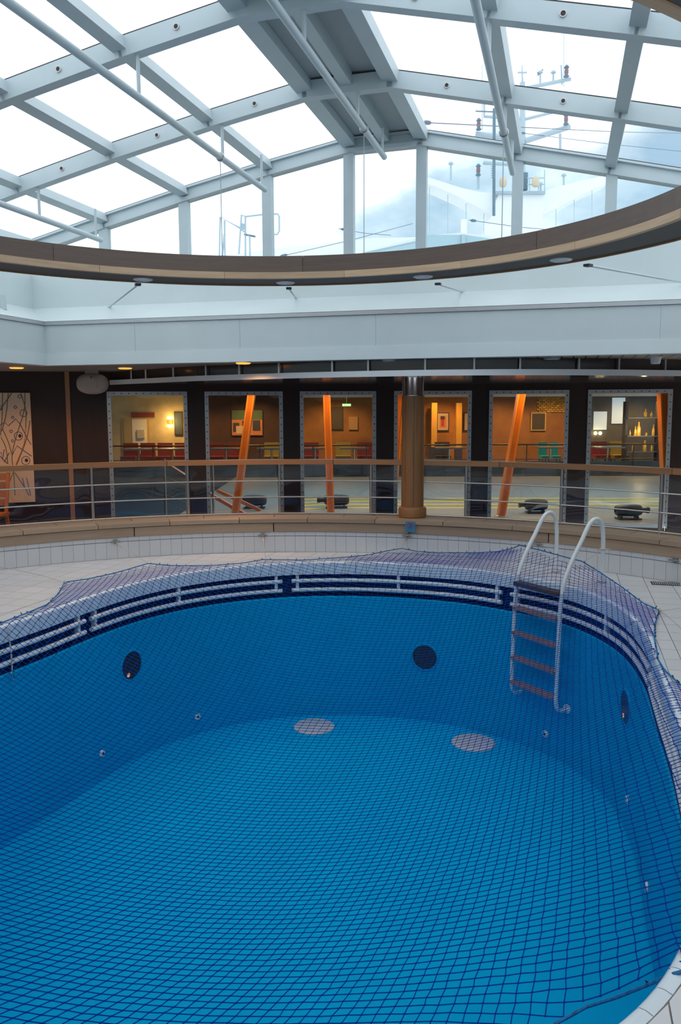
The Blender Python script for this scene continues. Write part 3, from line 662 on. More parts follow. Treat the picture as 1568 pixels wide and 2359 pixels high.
# no diving sign
p = oncyl(945, 1214, C0, RB - 0.040); d = np.array([*(C0 - p[:2]) / np.linalg.norm(C0 - p[:2]), 0.0]); tt = np.array([-d[1], d[0], 0.0])
if tt[0] < 0: tt = -tt
sg = thing('no_diving_sign', tuple(p - Z * .058), 'small blue no diving sign with a red ring fixed to the bench front', 'sign')
pc = p + d * 0.003
obj('plate', MB().box(pc, (0.058, 0.0025, 0.060), (tt, d, Z)), mat('sign_blue', (0.05, 0.24, 0.40), 0.4), sg)
red = mat('sign_red', (0.42, 0.02, 0.05), 0.4); ink = mat('sign_ink', (0.01, 0.04, 0.10), 0.5)
cc = pc + d * 0.0035 + Z * 0.017
ringp = [cc + 0.034 * (math.cos(q) * tt + math.sin(q) * Z) for q in np.linspace(0, 2 * math.pi, 29)[:-1]]
obj('ring', MB().tube(ringp, 0.0035, 6, closed=True), red, sg, smooth=True)
obj('slash', MB().tube([cc + 0.032 * (-.72 * tt + .7 * Z), cc + 0.032 * (.72 * tt - .7 * Z)], 0.003, 6), red, sg)
obj('diver', MB().tube([cc + tt * .016 + Z * .016, cc + tt * .002, cc - tt * .008 - Z * .010], [.0025, .0045, .003], 6).tube([cc - tt * .016 - Z * .018, cc + tt * .016 - Z * .018], .002, 6), ink, sg, smooth=True)
for s in (-1, 1): obj('screw', MB().lathe(pc + d * .003 + tt * .02 * s - Z * .036, [(.004, 0), (.003, .002)], 10, d), ink, sg)
# floor grate
pg = onz(1532, 1345, 0)
gr = thing('floor_grate', (pg[0], pg[1], 0.0), 'small slotted steel drain grate in the deck tiles near the upstand', 'grate')
obj('frame', MB().box(pg + Z * .002, (0.13, 0.075, 0.002), (T, U, Z)), 'seam', gr)
for k in range(-6, 7): obj('bar', MB().box(pg + Z * .006 + T * k * .019, (0.0055, 0.07, 0.003), (T, U, Z)), 'steel', gr)

# ------------------------------------------------------------------ glass roof over the opening
TC = -2.03; UE = 9.6                                     # roof centre line and far end
FU = [9.6, 7.9, 6.23, 4.5, 2.8, 1.1, -0.6]               # transverse frames
NL = [(-0.424, 4.762), (-1.42, 4.582), (-2.50, 4.361), (-3.60, 4.11), (-4.65, 3.855)]
NR = [(0.42, 4.775), (1.48, 4.535), (2.46, 4.314), (3.5, 4.07), (4.6, 3.80)]
PRF = NL[::-1] + NR                                      # profile nodes left to right, top of steel
ZC = 3.42                                                # top of the coaming the roof stands on
roof = thing('glass_roof', tuple(UT(4.5, TC, ZC)), 'arched white steel and glass roof over the pool', 'roof')
def rp_(u, k, dz=0.0): t, z = PRF[k]; return UT(u, TC + t, z + dz)
for n_, u in enumerate(FU):
    end = n_ in (0, len(FU) - 1)
    for k in range(len(PRF) - 1):
        a, c = rp_(u, k), rp_(u, k + 1); d = (c - a) / np.linalg.norm(c - a); up = np.cross(U, d); up = up if up[2] > 0 else -up
        a = a - d * 0.012; c = c + d * 0.012
        if end:                                          # I-section end beam
            b = MB()
            for h0, h1, w in ((0.0, 0.022, .13), (0.022, 0.12, .05), (0.12, 0.165, .14)):
                hm = -(h0 + h1) / 2; b.beam(a + up * hm, c + up * hm, w, h1 - h0, up)
            obj('end_beam', b, 'paint', roof)
        else:
            obj('frame_beam', MB().beam(a - up * 0.075, c - up * 0.075, 0.11, 0.15, up), 'paint', roof)
            if n_ < 3 and k not in (4,):
                m_ = (a + c) / 2 - up * 0.072 - U * 0.056
                cp_ = obj('cap', MB().lathe(m_, [(0.024, 0), (0.024, -0.012), (0.018, -0.012), (0.017, -0.004)], 16, U, cap=False), 'plastic', roof, smooth=True)
                obj('cap_hole', MB().lathe(m_, [(0.018, -0.003), (0.018, -0.008)], 14, U), 'seam', cp_)
        # dark rubber line where the panes meet the steel
        obj('seal', MB().beam(a + up * 0.006, c + up * 0.006, 0.10, 0.012, up), 'seam', roof)
for n_ in range(len(FU) - 1):                            # purlins between the frames, panes above
    u1, u2 = FU[n_], FU[n_ + 1]
    for k in range(len(PRF)):
        a, c = rp_(u1 - 0.05, k), rp_(u2 + 0.05, k); tl = -1 if k < 5 else 1
        sl = np.array(PRF[min(k + 1, 9)]) - np.array(PRF[max(k - 1, 0)]); up = UT(0, -sl[1], sl[0]); up /= np.linalg.norm(up)
        w = 0.115 if k not in (4, 5) else 0.15
        obj('purlin', MB().beam(a - up * 0.05, c - up * 0.05, w, 0.10, up), 'paint', roof)
    for k in range(len(PRF) - 1):
        q = [rp_(u1, k, .014), rp_(u1, k + 1, .014), rp_(u2, k + 1, .014), rp_(u2, k, .014)]
        if k == 4:
            cz = Z * 0.03
            rd = (rp_(u1, 4) + rp_(u1, 5)) / 2 + cz; rd2 = (rp_(u2, 4) + rp_(u2, 5)) / 2 + cz
            obj('ridge_panel', MB().prism([q[0], rd, rd2, q[3]], Z * 0.02).prism([rd, q[1], q[2], rd2], Z * 0.02), 'greyp', roof)
            obj('ridge_beam', MB().beam(rd - Z * .06 - U * .055, rd2 - Z * .06 + U * .055, 0.11, 0.12), 'paint', roof)
        else: obj('pane', MB().prism(q, Z * 0.008), 'roofglass', roof)
for u, sgn in ((FU[0], 1), (FU[-1], -1)):                # glazed end walls with posts
    for k in range(len(PRF)):
        t, z = PRF[k]; obj('post', MB().box(UT(u, TC + t, (ZC + z - .16) / 2), (0.058, 0.05, (z - .16 - ZC) / 2), (T, U, Z)), 'paint', roof)
    for k in range(len(PRF) - 1):
        (t1, z1), (t2, z2) = PRF[k], PRF[k + 1]
        obj('end_pane', MB().prism([UT(u, TC + t1 + .058, ZC), UT(u, TC + t2 - .058, ZC), UT(u, TC + t2 - .058, z2 - .16), UT(u, TC + t1 + .058, z1 - .16)], U * 0.008), 'endglass', roof)
for k, s in ((0, -1), (9, 1)):                           # low glazed side walls
    t, z = PRF[k]
    for n_ in range(len(FU)):
        if 0 < n_ < len(FU) - 1: obj('post', MB().box(UT(FU[n_], TC + t, (ZC + z - .1) / 2), (0.05, 0.05, (z - .1 - ZC) / 2), (T, U, Z)), 'paint', roof)
        if n_ < len(FU) - 1: obj('side_pane', MB().prism([UT(FU[n_] - .05, TC + t, ZC), UT(FU[n_ + 1] + .05, TC + t, ZC), UT(FU[n_ + 1] + .05, TC + t, z - .1), UT(FU[n_] - .05, TC + t, z - .1)], T * 0.008), 'endglass', roof)
# long pipes under the frames
for n_, (x, y) in enumerate(((232, 553), (610, 437), (885, 362), (1180, 398))):
    e = onplane(x, y, U, 9.1); t, z = e @ T, e[2]
    p = thing('ceiling_pipe', tuple(UT(5, t, z)), ('white pipe hung low at the left of the glass roof', 'white pipe hung under the left roof slope', 'white pipe hung under the roof ridge', 'white pipe hung under the right roof slope')[n_], 'pipe', 'pipes under the glass roof')
    obj('tube', MB().tube([UT(9.1, t, z), UT(-0.4, t, z)], 0.031, 14), 'paint', p, smooth=True)
    for u in FU[1:-1]:
        zz = np.interp(t - TC, [q[0] for q in PRF], [q[1] for q in PRF]) - 0.15
        if zz > z: obj('hanger', MB().tube([UT(u, t, z + .02), UT(u, t, zz + .012)], 0.016, 8), 'paint', p, smooth=True)
    zz = np.interp(t - TC, [q[0] for q in PRF], [q[1] for q in PRF]) - 0.12
    obj('hanger', MB().tube([UT(9.0, t, z + .02), UT(9.0, t, zz)], 0.014, 8), 'paint', p, smooth=True)
    if n_:
        x2, y2 = ((0, 0), (507, 358), (838, 292), (1160, 300))[n_]
        A_ = ray(x2, y2); best = min(np.linspace(6, 9.1, 200), key=lambda u: abs(proj(UT(u, t, z))[0] - x2)); pt = UT(best, t, z)
        obj('clamp', MB().tube([pt + 0.037 * (math.cos(q) * T + math.sin(q) * Z) for q in np.linspace(0, 2 * math.pi, 17)[:-1]], 0.008, 6, closed=True), 'steel', p, smooth=True)
        c = thing('hanging_cord', tuple(pt), ('', 'thin cord hanging from the left roof pipe', 'thin cord hanging from the ridge pipe', 'thin cord hanging from the right roof pipe')[n_], 'cord', 'cords hanging from the roof pipes')
        zend = EYE + (941 - 628) / FPX * best * 0.99
        obj('cord', MB().tube([pt - Z * .03, UT(best, t, zend)], 0.0045, 6), M['mastgrey'], c, smooth=True)
        obj('end_knot', MB().lathe(UT(best, t, zend), [(.004, 0), (.012, .01), (.012, .03), (.004, .04)], 8), M['mastgrey'], c, smooth=True)

# ------------------------------------------------------------------ white fascia, sill and coaming round the opening
OU0, OU1, OT0, OT1 = -0.25, 9.0, -6.15, 2.10
def rect(e): return [UT(OU1 + e, OT0 - e), UT(OU1 + e, OT1 + e), UT(OU0 - e, OT1 + e), UT(OU0 - e, OT0 - e)]
FP = [(0.0, 2.375), (0.0, 2.715)]
def ringpart(name, prof, m, closed=True):
    b = MB(); R_ = [rect(e) for e, z in prof]
    for k in range(4):
        rws = [[R_[j][k] + Z * prof[j][1] for j in range(len(prof))], [R_[j][(k + 1) % 4] + Z * prof[j][1] for j in range(len(prof))]]
        b.sweep(rws, closed_row=closed)
    return struct(name, b, m)
o = ringpart('trim_1', [(0.0, 2.375), (0.0, 2.715), (0.10, 2.715), (0.10, 2.375)], 'panel'); o['label'] = 'white fascia round the ceiling opening'
o = ringpart('trim_2', [(-0.03, 2.235), (-0.012, 2.375), (0.14, 2.375), (0.14, 2.235)], 'panel'); o['label'] = 'white lower edge strip of the ceiling opening'
o = ringpart('trim_3', [(-0.02, 2.718), (-0.02, 2.735), (-0.01, 2.74), (-0.01, 2.762), (0.1, 2.762), (0.1, 2.718)], 'alu'); o['label'] = 'grey metal channel along the top of the fascia'
o = ringpart('trim_4', [(-0.012, 2.765), (0.52, 3.0), (0.52, 2.765)], 'panel'); o['label'] = 'sloping white sill above the fascia'
o = ringpart('wall_coaming', [(0.50, 2.95), (0.50, ZC), (0.72, ZC), (0.72, 2.3), (0.55, 2.3)], 'panel'); o['label'] = 'white coaming wall under the glass roof'
for x in (552, 865, 1520, 310):                          # joints between the fascia panels
    e = onplane(x, 760, U, OU1); struct('trim_5', MB().box(UT(OU1 - .0005, e @ T, 2.545), (.0015, .001, .165), (T, U, Z)), 'greyp', 'thin joint between two fascia panels')

# ------------------------------------------------------------------ round wooden ring hung in the opening
RI, RO = 2.68, 3.09; ZR0, ZR1 = 2.825, 3.017
ring = thing('ceiling_ring', (C0[0], C0[1], ZR0), 'round hanging ceiling ring with dark wood face and pale wood lip', 'ceiling ring')
def ra(x, y): return math.atan2(*(oncyl(x, y, C0, RI)[:2] - C0))
fa = [ra(131, 580), ra(697, 610), ra(1235, 560)]; st = (fa[2] - fa[0]) / 2; nfa = round(2 * math.pi / st); st = 2 * math.pi / nfa
for k in range(nfa): obj('face_panel', MB().arc(C0, RI, RI + .02, ZR0 + .055, ZR1, fa[1] + k * st + .0007, fa[1] + (k + 1) * st - .0007, 14), 'fascia', ring)
ta = [ra(229, 625), ra(1060, 615)]; st = (ta[1] - ta[0]) / 3; nta = round(2 * math.pi / st); st = 2 * math.pi / nta
for k in range(nta): obj('lip_piece', MB().arc(C0, RI - .012, RI + .03, ZR0, ZR0 + .054, ta[0] + k * st + .0005, ta[0] + (k + 1) * st - .0005, 12), 'trim', ring)
obj('soffit', MB().arc(C0, RI + .03, RO, ZR0 + .008, ZR0 + .03, 0, 2 * math.pi, 120), 'soffit', ring)
obj('edge_band', MB().arc(C0, RO - .015, RO + .004, ZR0 - .004, ZR1 - .04, 0, 2 * math.pi, 120), 'rail', ring)
obj('top_board', MB().arc(C0, RI + .02, RO - .015, ZR1 - .03, ZR1 - .012, 0, 2 * math.pi, 120), 'fascia', ring)
LA = [(325, 649), (660, 657), (987, 644), (1307, 603)]
las = [math.atan2(*(onz(x, y, ZR0)[:2] - C0)) for x, y in LA]; dl = (las[3] - las[0]) / 3
las = las + [las[3] + dl * k for k in range(1, 10)]
for a in las:
    p = np.array([C0[0] + math.sin(a) * (RO - .14), C0[1] + math.cos(a) * (RO - .14), ZR0 + .008])
    l = obj('downlight', MB().lathe(p, [(.085, 0), (.085, -.006), (.062, -.014), (.058, -.004)], 24), 'white', ring, smooth=True)
    obj('lens', MB().lathe(p, [(.057, -.002), (.057, -.008)], 20), 'off', l)
rods = [((318, 655), (252, 707)), ((665, 664), (681, 686)), ((1008, 654), (1064, 672)), ((1352, 611), (1580, 652))]
def onsill(x, y):                                        # the sill slopes from (OU1, 2.765) to (OU1+.52, 3.0)
    n = Z * 0.532 - U * 0.235; return onplane(x, y, n, UT(OU1 - .012, 0, 2.765) @ n)
for a_, c_ in rods:
    p = onz(*a_, ZR0 + .012); q = onsill(*c_)
    obj('support_rod', MB().tube([p, q], 0.010, 8), 'paint', ring, smooth=True)
    d = (q - p) / np.linalg.norm(q - p); obj('rod_bracket', MB().beam(p - d * .02, p + d * .06, .05, .02), 'seam', ring)
    obj('rod_foot', MB().lathe(q, [(.03, -.004), (.03, .006), (.016, .012)], 12, Z * .9 - U * .4), 'paint', ring)
for k in (3.3, 4.2, 5.0):
    a = las[3] + dl * (k - 2); p = np.array([C0[0] + math.sin(a) * (RO - .02), C0[1] + math.cos(a) * (RO - .02), ZR0 + .012]); d = np.array([math.sin(a), math.cos(a), 0.03])
    s_ = min((OT1 - p @ T) / max(d @ T, 1e-6) if d @ T > 0 else 9, (p @ U - OU0) / max(-(d @ U), 1e-6) if d @ U < 0 else 9)
    obj('support_rod', MB().tube([p, p + d * s_], 0.010, 8), 'paint', ring, smooth=True)

# vent spout on the sill at the left edge
pv = onsill(8, 712) if False else onplane(6, 705, T, OT0 - .25)
v = thing('vent_spout', tuple(pv), 'white pipe stub on the sloping sill at the left edge', 'pipe stub')
obj('flange', MB().lathe(pv - Z * .06, [(.085, 0), (.085, .012), (.06, .02)], 24, Z * .8 + T * .5), 'paint', v, smooth=True)
obj('pipe', MB().lathe(pv - Z * .05, [(.048, 0), (.048, .17), (.043, .17), (.042, .1)], 20, Z * .95 - T * .15 + U * .1), 'paint', v, smooth=True)

# ------------------------------------------------------------------ ceilings
ZK = 2.235
CW = np.array([0.3, -4.0]); RW = 16.5                    # arc of the window wall
EDGE = [(160, 866), (280, 858.5), (500, 846.5), (784, 833.5), (1150, 828.5), (1568, 831)]
E1 = [onz(x, y, ZK)[:2] for x, y in EDGE]; E1 = [np.array([E1[0][0] - 1.0, 12.95])] + E1 + [E1[-1] + np.array([1.5, .25]), E1[-1] + np.array([4.5, 1.0])]
E1 = smooth_path(E1, 8)
STR = [(252, 876), (350, 871), (450, 865.8), (600, 861), (730, 857), (980, 852), (1200, 850.3), (1400, 851), (1568, 853)]
ZS1, ZS0 = 2.112, 2.048
S1 = [onz(x, y, ZS1)[:2] for x, y in STR]; S1 = smooth_path(S1 + [S1[-1] + np.array([1.3, .3]), S1[-1] + np.array([4, 1.1])], 6)
# slatted ceiling around the opening: thin slats along the ship
ceil = struct('ceiling', MB().add([UT(*p, 2.262) for p in ((-7, -12), (14, -12), (14, OT0 - .1), (-7, OT0 - .1), (-7, OT1 + .1), (14, OT1 + .1), (14, 9), (-7, 9), (OU0 - .1, OT0 - .1), (OU0 - .1, OT1 + .1))],
     [(0, 1, 2, 3), (4, 5, 6, 7), (3, 8, 9, 4)]), 'seam', 'slatted ceiling round the opening', fix=False)
E1u = np.array([[p[0] * U[0] + p[1] * U[1], p[0] * T[0] + p[1] * T[1]] for p in E1]); o_ = np.argsort(E1u[:, 1]); E1u = E1u[o_]
b = MB(); SW = 0.125
nsl = 0
for k in range(-96, 72):
    t = OT0 + k * SW * 0.999; tm = t + SW / 2; ue = float(np.interp(tm, E1u[:, 1], E1u[:, 0], left=14, right=12))
    if tm < OT0 - .05 or tm > OT1 + .05: ua = -6.5
    else: ua = OU1 + .06
    if ue - ua < .05: continue
    if tm < E1u[0, 1] : ue = 12.6
    mb = MB().box(UT((ua + ue) / 2, tm, ZK + .006), ((SW - .012) / 2, (ue - ua) / 2, .006), (T, U, Z))
    if -75 < k < 40 : obj('slat', mb, 'ceil', ceil)
    else: b.v, b.f = (b.v + mb.v, b.f + [tuple(i + len(b.v) for i in f) for f in mb.f])
for k in range(34):
    t = OT0 + k * .25; b.box(UT(-3.4, t + .12, ZK + .006), (.118, 3.0, .006), (T, U, Z))
stuff(obj('slat_field', b, 'ceil', ceil))
b = MB(); b.sweep([[(p[0], p[1], ZK - .004), (p[0], p[1], ZK + .03), (p[0], p[1] + .02, ZK + .03), (p[0], p[1] + .02, ZK - .004)] for p in E1], closed_row=True)
struct('trim_6', b, 'alu', 'thin metal edge of the slatted ceiling')
# curved white valance and the dark glossy ceiling behind it
struct('trim_7', MB().sweep([[(p[0], p[1], ZS0), (p[0], p[1], ZS1), (p[0], p[1] + .03, ZS1), (p[0], p[1] + .03, ZS0)] for p in S1], closed_row=True), mat('valance_white', (.78, .80, .80), .5), 'curved white valance under the dark ceiling', smooth=True)
back = []
for p in S1:
    d = p - CW; back.append(CW + d / np.linalg.norm(d) * (RW + .1) if np.linalg.norm(d) < RW else p + np.array([0, .05]))
struct('ceiling', MB().sweep([[(p[0], p[1] + .03, ZS0 + .004), (q[0], q[1], ZS0 + .004)] for p, q in zip(S1, back)]), 'lowceil', 'dark glossy lower ceiling above the windows', fix=False)
struct('trim_8', MB().sweep([[(p[0], p[1] + .10, ZS0 + .01), (p[0], p[1] + .10, 2.6)] for p in S1]), 'lowceil', 'dark glossy band above the valance', fix=False)
for k, x in enumerate((303, 341, 403, 475, 557, 650, 749, 859, 970, 1085, 1204, 1323, 1440, 1551)):
    i = min(range(len(S1)), key=lambda j: abs(proj(np.array([*S1[j], ZS1]))[0] - x)); p = S1[i] + np.array([0, .06])
    struct('trim_9', MB().box((p[0], p[1], (ZS1 + 2.4) / 2), (.010, .006, (2.4 - ZS1) / 2)), 'alu', 'thin hanger of the curved valance')
# lamps in the slatted ceiling
for n_, (x, y, on) in enumerate(((38, 845, 1), (288, 846, 1), (560, 834, 1), (1270, 824.5, 0), (897, 829, 0))):
    p = onz(x, y, ZK); w = ('warm lit ceiling lamp above the left wall picture', 'warm lit ceiling lamp next to the oval speaker', 'warm lit ceiling lamp nearest the middle of the fascia', 'unlit ceiling lamp near the right ceiling sensor', 'unlit ceiling lamp in front of the column')[n_]
    l = thing('ceiling_lamp', tuple(p), w, 'lamp', 'recessed lamps in the slatted ceiling')
    obj('rim', MB().lathe(p, [(.095, 0), (.095, -.008), (.07, -.012), (.068, 0)], 24, cap=False), 'alu', l, smooth=True)
    obj('lens', MB().lathe(p - Z * .010, [(.086, 0), (.086, -.006), (.07, -.014)], 24), 'lamp' if on else 'off', l)
for x, y in ((38, 845), (288, 846), (560, 834)):
    p = onz(x, y, ZK); light('ceiling_lamp_light', 'SPOT', tuple(p - Z * .03), 62, (1.0, 0.48, 0.17), .06, spot=math.radians(150))
p = onz(1510, 822, ZK); s_ = thing('ceiling_sensor', tuple(p), 'small white cup shaped sensor under the slatted ceiling', 'sensor')
obj('cup', MB().lathe(p, [(.058, 0), (.055, -.03), (.050, -.065), (.044, -.075)], 20), 'white', s_, smooth=True)
obj('base', MB().lathe(p, [(.066, 0), (.066, -.006)], 20), 'white', s_, smooth=True)
# oval speaker
p = at(213, 884, 11.6); sp = thing('oval_speaker', tuple(p), 'white oval loudspeaker hung under the ceiling at the left', 'speaker')
b = MB(); rows = []
for i in range(15):
    th = math.pi * i / 14; rr, hh = math.sin(th), -math.cos(th)
    rows.append([p + np.array([.22 * math.copysign(abs(math.cos(q)) ** .85, math.cos(q)) * max(rr, .02) ** .55, hh * .12, .145 * math.copysign(abs(math.sin(q)) ** .85, math.sin(q)) * max(rr, .02) ** .55]) for q in np.linspace(0, 2 * math.pi, 33)[:-1]])
b.sweep(rows, closed_row=True); obj('housing', b, 'speaker', sp, smooth=True, angle=80)
obj('bracket', MB().box(p + Z * .165, (.09, .03, .045)), 'speaker', sp)
obj('grille', MB().lathe(p - np.array([0, .122, .01]), [(.10, 0), (.10, -.004), (.085, -.006)], 28, (0, 1, 0)), 'speaker', sp, smooth=True)
obj('badge', MB().box(p + np.array([.02, -.127, .08]), (.010, .003, .010)), 'seam', sp)

# ------------------------------------------------------------------ window wall
WX = [(249, 433), (473, 652), (691, 866), (907, 1085), (1125, 1308), (1351, 1545)]
def wa(x): return math.atan2(*(oncyl(x, 1000, CW, RW)[:2] - CW))
WA = [(wa(a), wa(c)) for a, c in WX]
ZW1, ZW0 = 1.955, -0.05
b = MB(); cur = wa(-560)
for a, c in WA:
    b.arc(CW, RW, RW + .12, -0.3, 2.75, cur, a, max(2, int((a - cur) * 60))); b.arc(CW, RW, RW + .12, ZW1, 2.75, a, c, 3); b.arc(CW, RW, RW + .12, -.3, ZW0, a, c, 3); cur = c
b.arc(CW, RW, RW + .12, -.3, 2.75, cur, cur + .35, 12)
wb = struct('wall_back', b, 'wall', 'dark brown panelled wall with six tall windows')
for x in (90,): pass
for n_, (a, c) in enumerate(WA):
    b = MB(); fw = 0.056 / RW; r0, r1 = RW - .014, RW + .02
    b.arc(CW, r0, r1, ZW0, ZW1, a, a + fw, 1); b.arc(CW, r0, r1, ZW0, ZW1, c - fw, c, 1); b.arc(CW, r0, r1, ZW1 - .056, ZW1, a + fw, c - fw, 4); b.arc(CW, r0, r1, ZW0, ZW0 + .056, a + fw, c - fw, 4)
    w = struct('window_%d' % (n_ + 1), b, 'alu', ['tall window with a wall lamp behind it', 'tall window with a leaning orange column and picture behind it', 'tall window with an exit sign behind it', 'tall window half hidden by the round column', 'tall window with a steeply leaning orange column behind it', 'tall window at the right end'][n_])
    obj('pane', MB().arc(CW, RW + .022, RW + .030, ZW0 + .05, ZW1 - .05, a + fw * .8, c - fw * .8, 4), 'winglass', w, smooth=True)
    for q0, q1 in ((a - fw * .2, a + fw * .25), (c - fw * .25, c + fw * .2)): obj('reveal', MB().arc(CW, RW + .122, RW + .34, ZW0, ZW1, q0, q1, 1), 'rail', w)
    b = MB()
    for s in (a + fw / 2, c - fw / 2):
        for k in range(19):
            zz = ZW0 + .08 + k * (ZW1 - ZW0 - .16) / 18; d = np.array([math.sin(s), math.cos(s)]); q = CW + d * r0; b.lathe((q[0], q[1], zz), [(.010, 0), (.007, -.004)], 6, (d[0], d[1], 0))
    for k in range(1, 11):
        s = a + (c - a) * k / 11; d = np.array([math.sin(s), math.cos(s)]); q = CW + d * r0; b.lathe((q[0], q[1], ZW1 - .028), [(.010, 0), (.007, -.004)], 6, (d[0], d[1], 0))
    stuff(obj('bolts', b, 'seam', w))
# wooden upright and wall joints
a = wa(160); struct('trim_10', MB().arc(CW, RW - .03, RW, -.15, ZK, a - .0019, a + .0019, 1), 'rail', 'slim orange wood upright on the dark wall')
for x, z in ((120, 1.86),): struct('trim_11', MB().arc(CW, RW - .002, RW, z, z + .006, wa(80), wa(153), 3), 'seam', 'dark horizontal joint in the wall panels')
# wall picture with line drawing
art = thing('wall_picture', tuple(oncyl(20, 1143, CW, RW)), 'large pale picture with blue and green line drawing on the dark wall', 'picture')
aL, aR = wa(-150), wa(74); zT, zB = 1.935, 0.385
obj('canvas', MB().arc(CW, RW - .05, RW - .004, zB, zT, aL, aR, 6), mat('picture_cream', (0.80, 0.58, 0.40), 0.6), art)
L_blue = mat('picture_blue', (0.10, 0.13, 0.30), 0.6); L_grn = mat('picture_green', (0.12, 0.17, 0.12), 0.6); L_org = mat('picture_orange', (0.60, 0.24, 0.05), 0.6)
def apx(x, y):
    p = oncyl(x, y, CW, RW - .052); return p
def line(name, pts, m, w=.006, closed=False):
    pts = [apx(*q) for q in pts]; pts = pts if closed or len(pts) < 3 or name == 'zigzag' else smooth_path(pts, 5)
    obj(name, MB().tube(pts, w, 4, closed=closed), m, art)
AX = lambda cx, cy: (cx * 300 / 1568, 850 + cy * 390 / 2038)   # positions read in one enlarged crop
for pts in ([(30, 290), (25, 560), (5, 800)], [(100, 290), (70, 560), (20, 750)], [(140, 290), (30, 450), (0, 500)], [(300, 290), (290, 500), (200, 800), (145, 1040), (165, 1250), (180, 1520)], [(30, 720), (100, 880), (140, 1020)],
            [(250, 290), (310, 500), (310, 700)], [(360, 620), (330, 800), (270, 980), (180, 1200), (90, 1400)], [(10, 820), (70, 950), (95, 1140)]): line('green_stroke', [AX(*q) for q in pts], L_grn)
line('orange_stroke', [AX(*q) for q in [(310, 700), (290, 900), (200, 1130), (110, 1380)]], L_org)
for pts in ([(0, 680), (55, 640), (100, 685), (190, 600), (250, 680), (330, 840), (375, 910)], [(50, 1120), (110, 1010), (145, 1040), (205, 925), (380, 1050)], [(0, 1050), (90, 1140)], [(10, 1000), (30, 1090), (50, 970)], [(180, 1250), (300, 1430), (350, 1525)], [(270, 1310), (300, 1440)], [(320, 1310), (370, 1525)]):
    line('zigzag', [AX(*q) for q in pts], L_blue)
for cx, cy, r in ((236, 330, 20), (185, 460, 16), (283, 532, 42), (152, 582, 14), (134, 750, 16), (222, 808, 50), (152, 866, 14), (310, 1102, 50), (0, 470, 24)):
    line('circle', [AX(cx + r * math.cos(q), cy + r * math.sin(q)) for q in np.linspace(0, 2 * math.pi, 21)[:-1]], L_blue, .005, True)
for cx, cy in ((238, 806), (316, 1100)): 
    p = apx(*AX(cx, cy)); obj('eye_dot', MB().lathe(p, [(.026, 0), (.02, -.004)], 12, (0, 1, 0)), 'seam', art)
# orange chair at the left edge
pch = at(-22, 1240, 11.0); cz = -0.15
ch = thing('deck_chair', (pch[0], pch[1], cz), 'orange wooden chair cut off by the left edge', 'chair')
for sx in (-1, 1):
    obj('rear_leg', MB().beam((pch[0] + sx * .2, pch[1] + .20, cz), (pch[0] + sx * .19, pch[1] + .10, cz + .45), .04, .035, (0, 1, 0)).beam((pch[0] + sx * .19, pch[1] + .10, cz + .45), (pch[0] + sx * .2, pch[1] + .22, cz + 1.0), .04, .035, (0, 1, 0)), 'orange', ch)
    obj('front_leg', MB().beam((pch[0] + sx * .2, pch[1] - .24, cz), (pch[0] + sx * .2, pch[1] - .20, cz + .44), .04, .035, (0, 1, 0)), 'orange', ch)
obj('seat', MB().box((pch[0], pch[1] - .05, cz + .455), (.22, .21, .015)), 'orange', ch)
for k in range(4): obj('back_slat', MB().box((pch[0], pch[1] + .135 + k * .025, cz + .60 + k * .115), (.2, .01, .045)), 'orange', ch)

# ------------------------------------------------------------------ walls that close the hall out of view
struct('wall_left', MB().box(UT(3.5, -10.6, 1.1), (.1, 10.5, 1.5), (T, U, Z)), 'wall', 'dark side wall at the left')
struct('wall_right', MB().box(UT(3.0, 7.6, 1.1), (.1, 10.0, 1.5), (T, U, Z)), 'wall', 'dark side wall at the right')
struct('wall_front', MB().box(UT(-6.4, -1.5, 1.1), (9.2, .1, 1.5), (T, U, Z)), 'wall', 'dark wall behind the camera')

# ------------------------------------------------------------------ lounge behind the windows
ZL = -0.15; YF = 25.5; XL0, XL1 = -10.5, 13.5
arcp = [CW + (RW + .12) * np.array([math.sin(a), math.cos(a)]) for a in np.linspace(wa(-560), WA[-1][1] + .35, 40)]
struct('floor', MB().sweep([[(p[0], p[1], ZL), (p[0] * 1.0 + 0.0, max(p[1], 22.5), ZL)] for p in arcp]), 'floorl', 'smooth grey floor of the lounge behind the windows', fix=False)
struct('floor', MB().box((1.5, 24.2, ZL - .02), (14, 1.75, .02)), 'carpet', 'dark carpet under the tables at the far side of the lounge')
struct('ceiling', MB().sweep([[(p[0], p[1], 2.45), (p[0], 26.0, 2.45)] for p in arcp]), mat('lounge_ceiling', (.45, .40, .33), .7), 'lounge ceiling', fix=False)
struct('wall_left', MB().box((XL0, 18.6, 1.1), (.05, 7.4, 1.4)), mat('lounge_side', (.30, .17, .07), .6), 'lounge side wall')
struct('wall_right', MB().box((XL1, 18.6, 1.1), (.05, 7.4, 1.4)), mat('lounge_side2', (.30, .17, .07), .6), 'lounge side wall')
wf = struct('wall_far', MB().box((1.5, YF + .1, 1.1), (13, .09, 1.4)), mat('lounge_far', (.16, .09, .04), .6), 'far wall of the lounge')
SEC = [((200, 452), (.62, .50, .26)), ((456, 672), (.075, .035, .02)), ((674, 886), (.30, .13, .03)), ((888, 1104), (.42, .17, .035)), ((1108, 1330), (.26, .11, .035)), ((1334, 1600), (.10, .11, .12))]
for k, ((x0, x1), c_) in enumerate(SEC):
    a, c = at(x0, 900, YF), at(x1, 900, YF); obj('wall_panel', MB().box(((a[0] + c[0]) / 2, YF - .01, 1.15), ((c[0] - a[0]) / 2 - .01, .02, 1.32)), mat('lounge_panel_%d' % k, c_, .6, var=.15, vscale=3), wf)
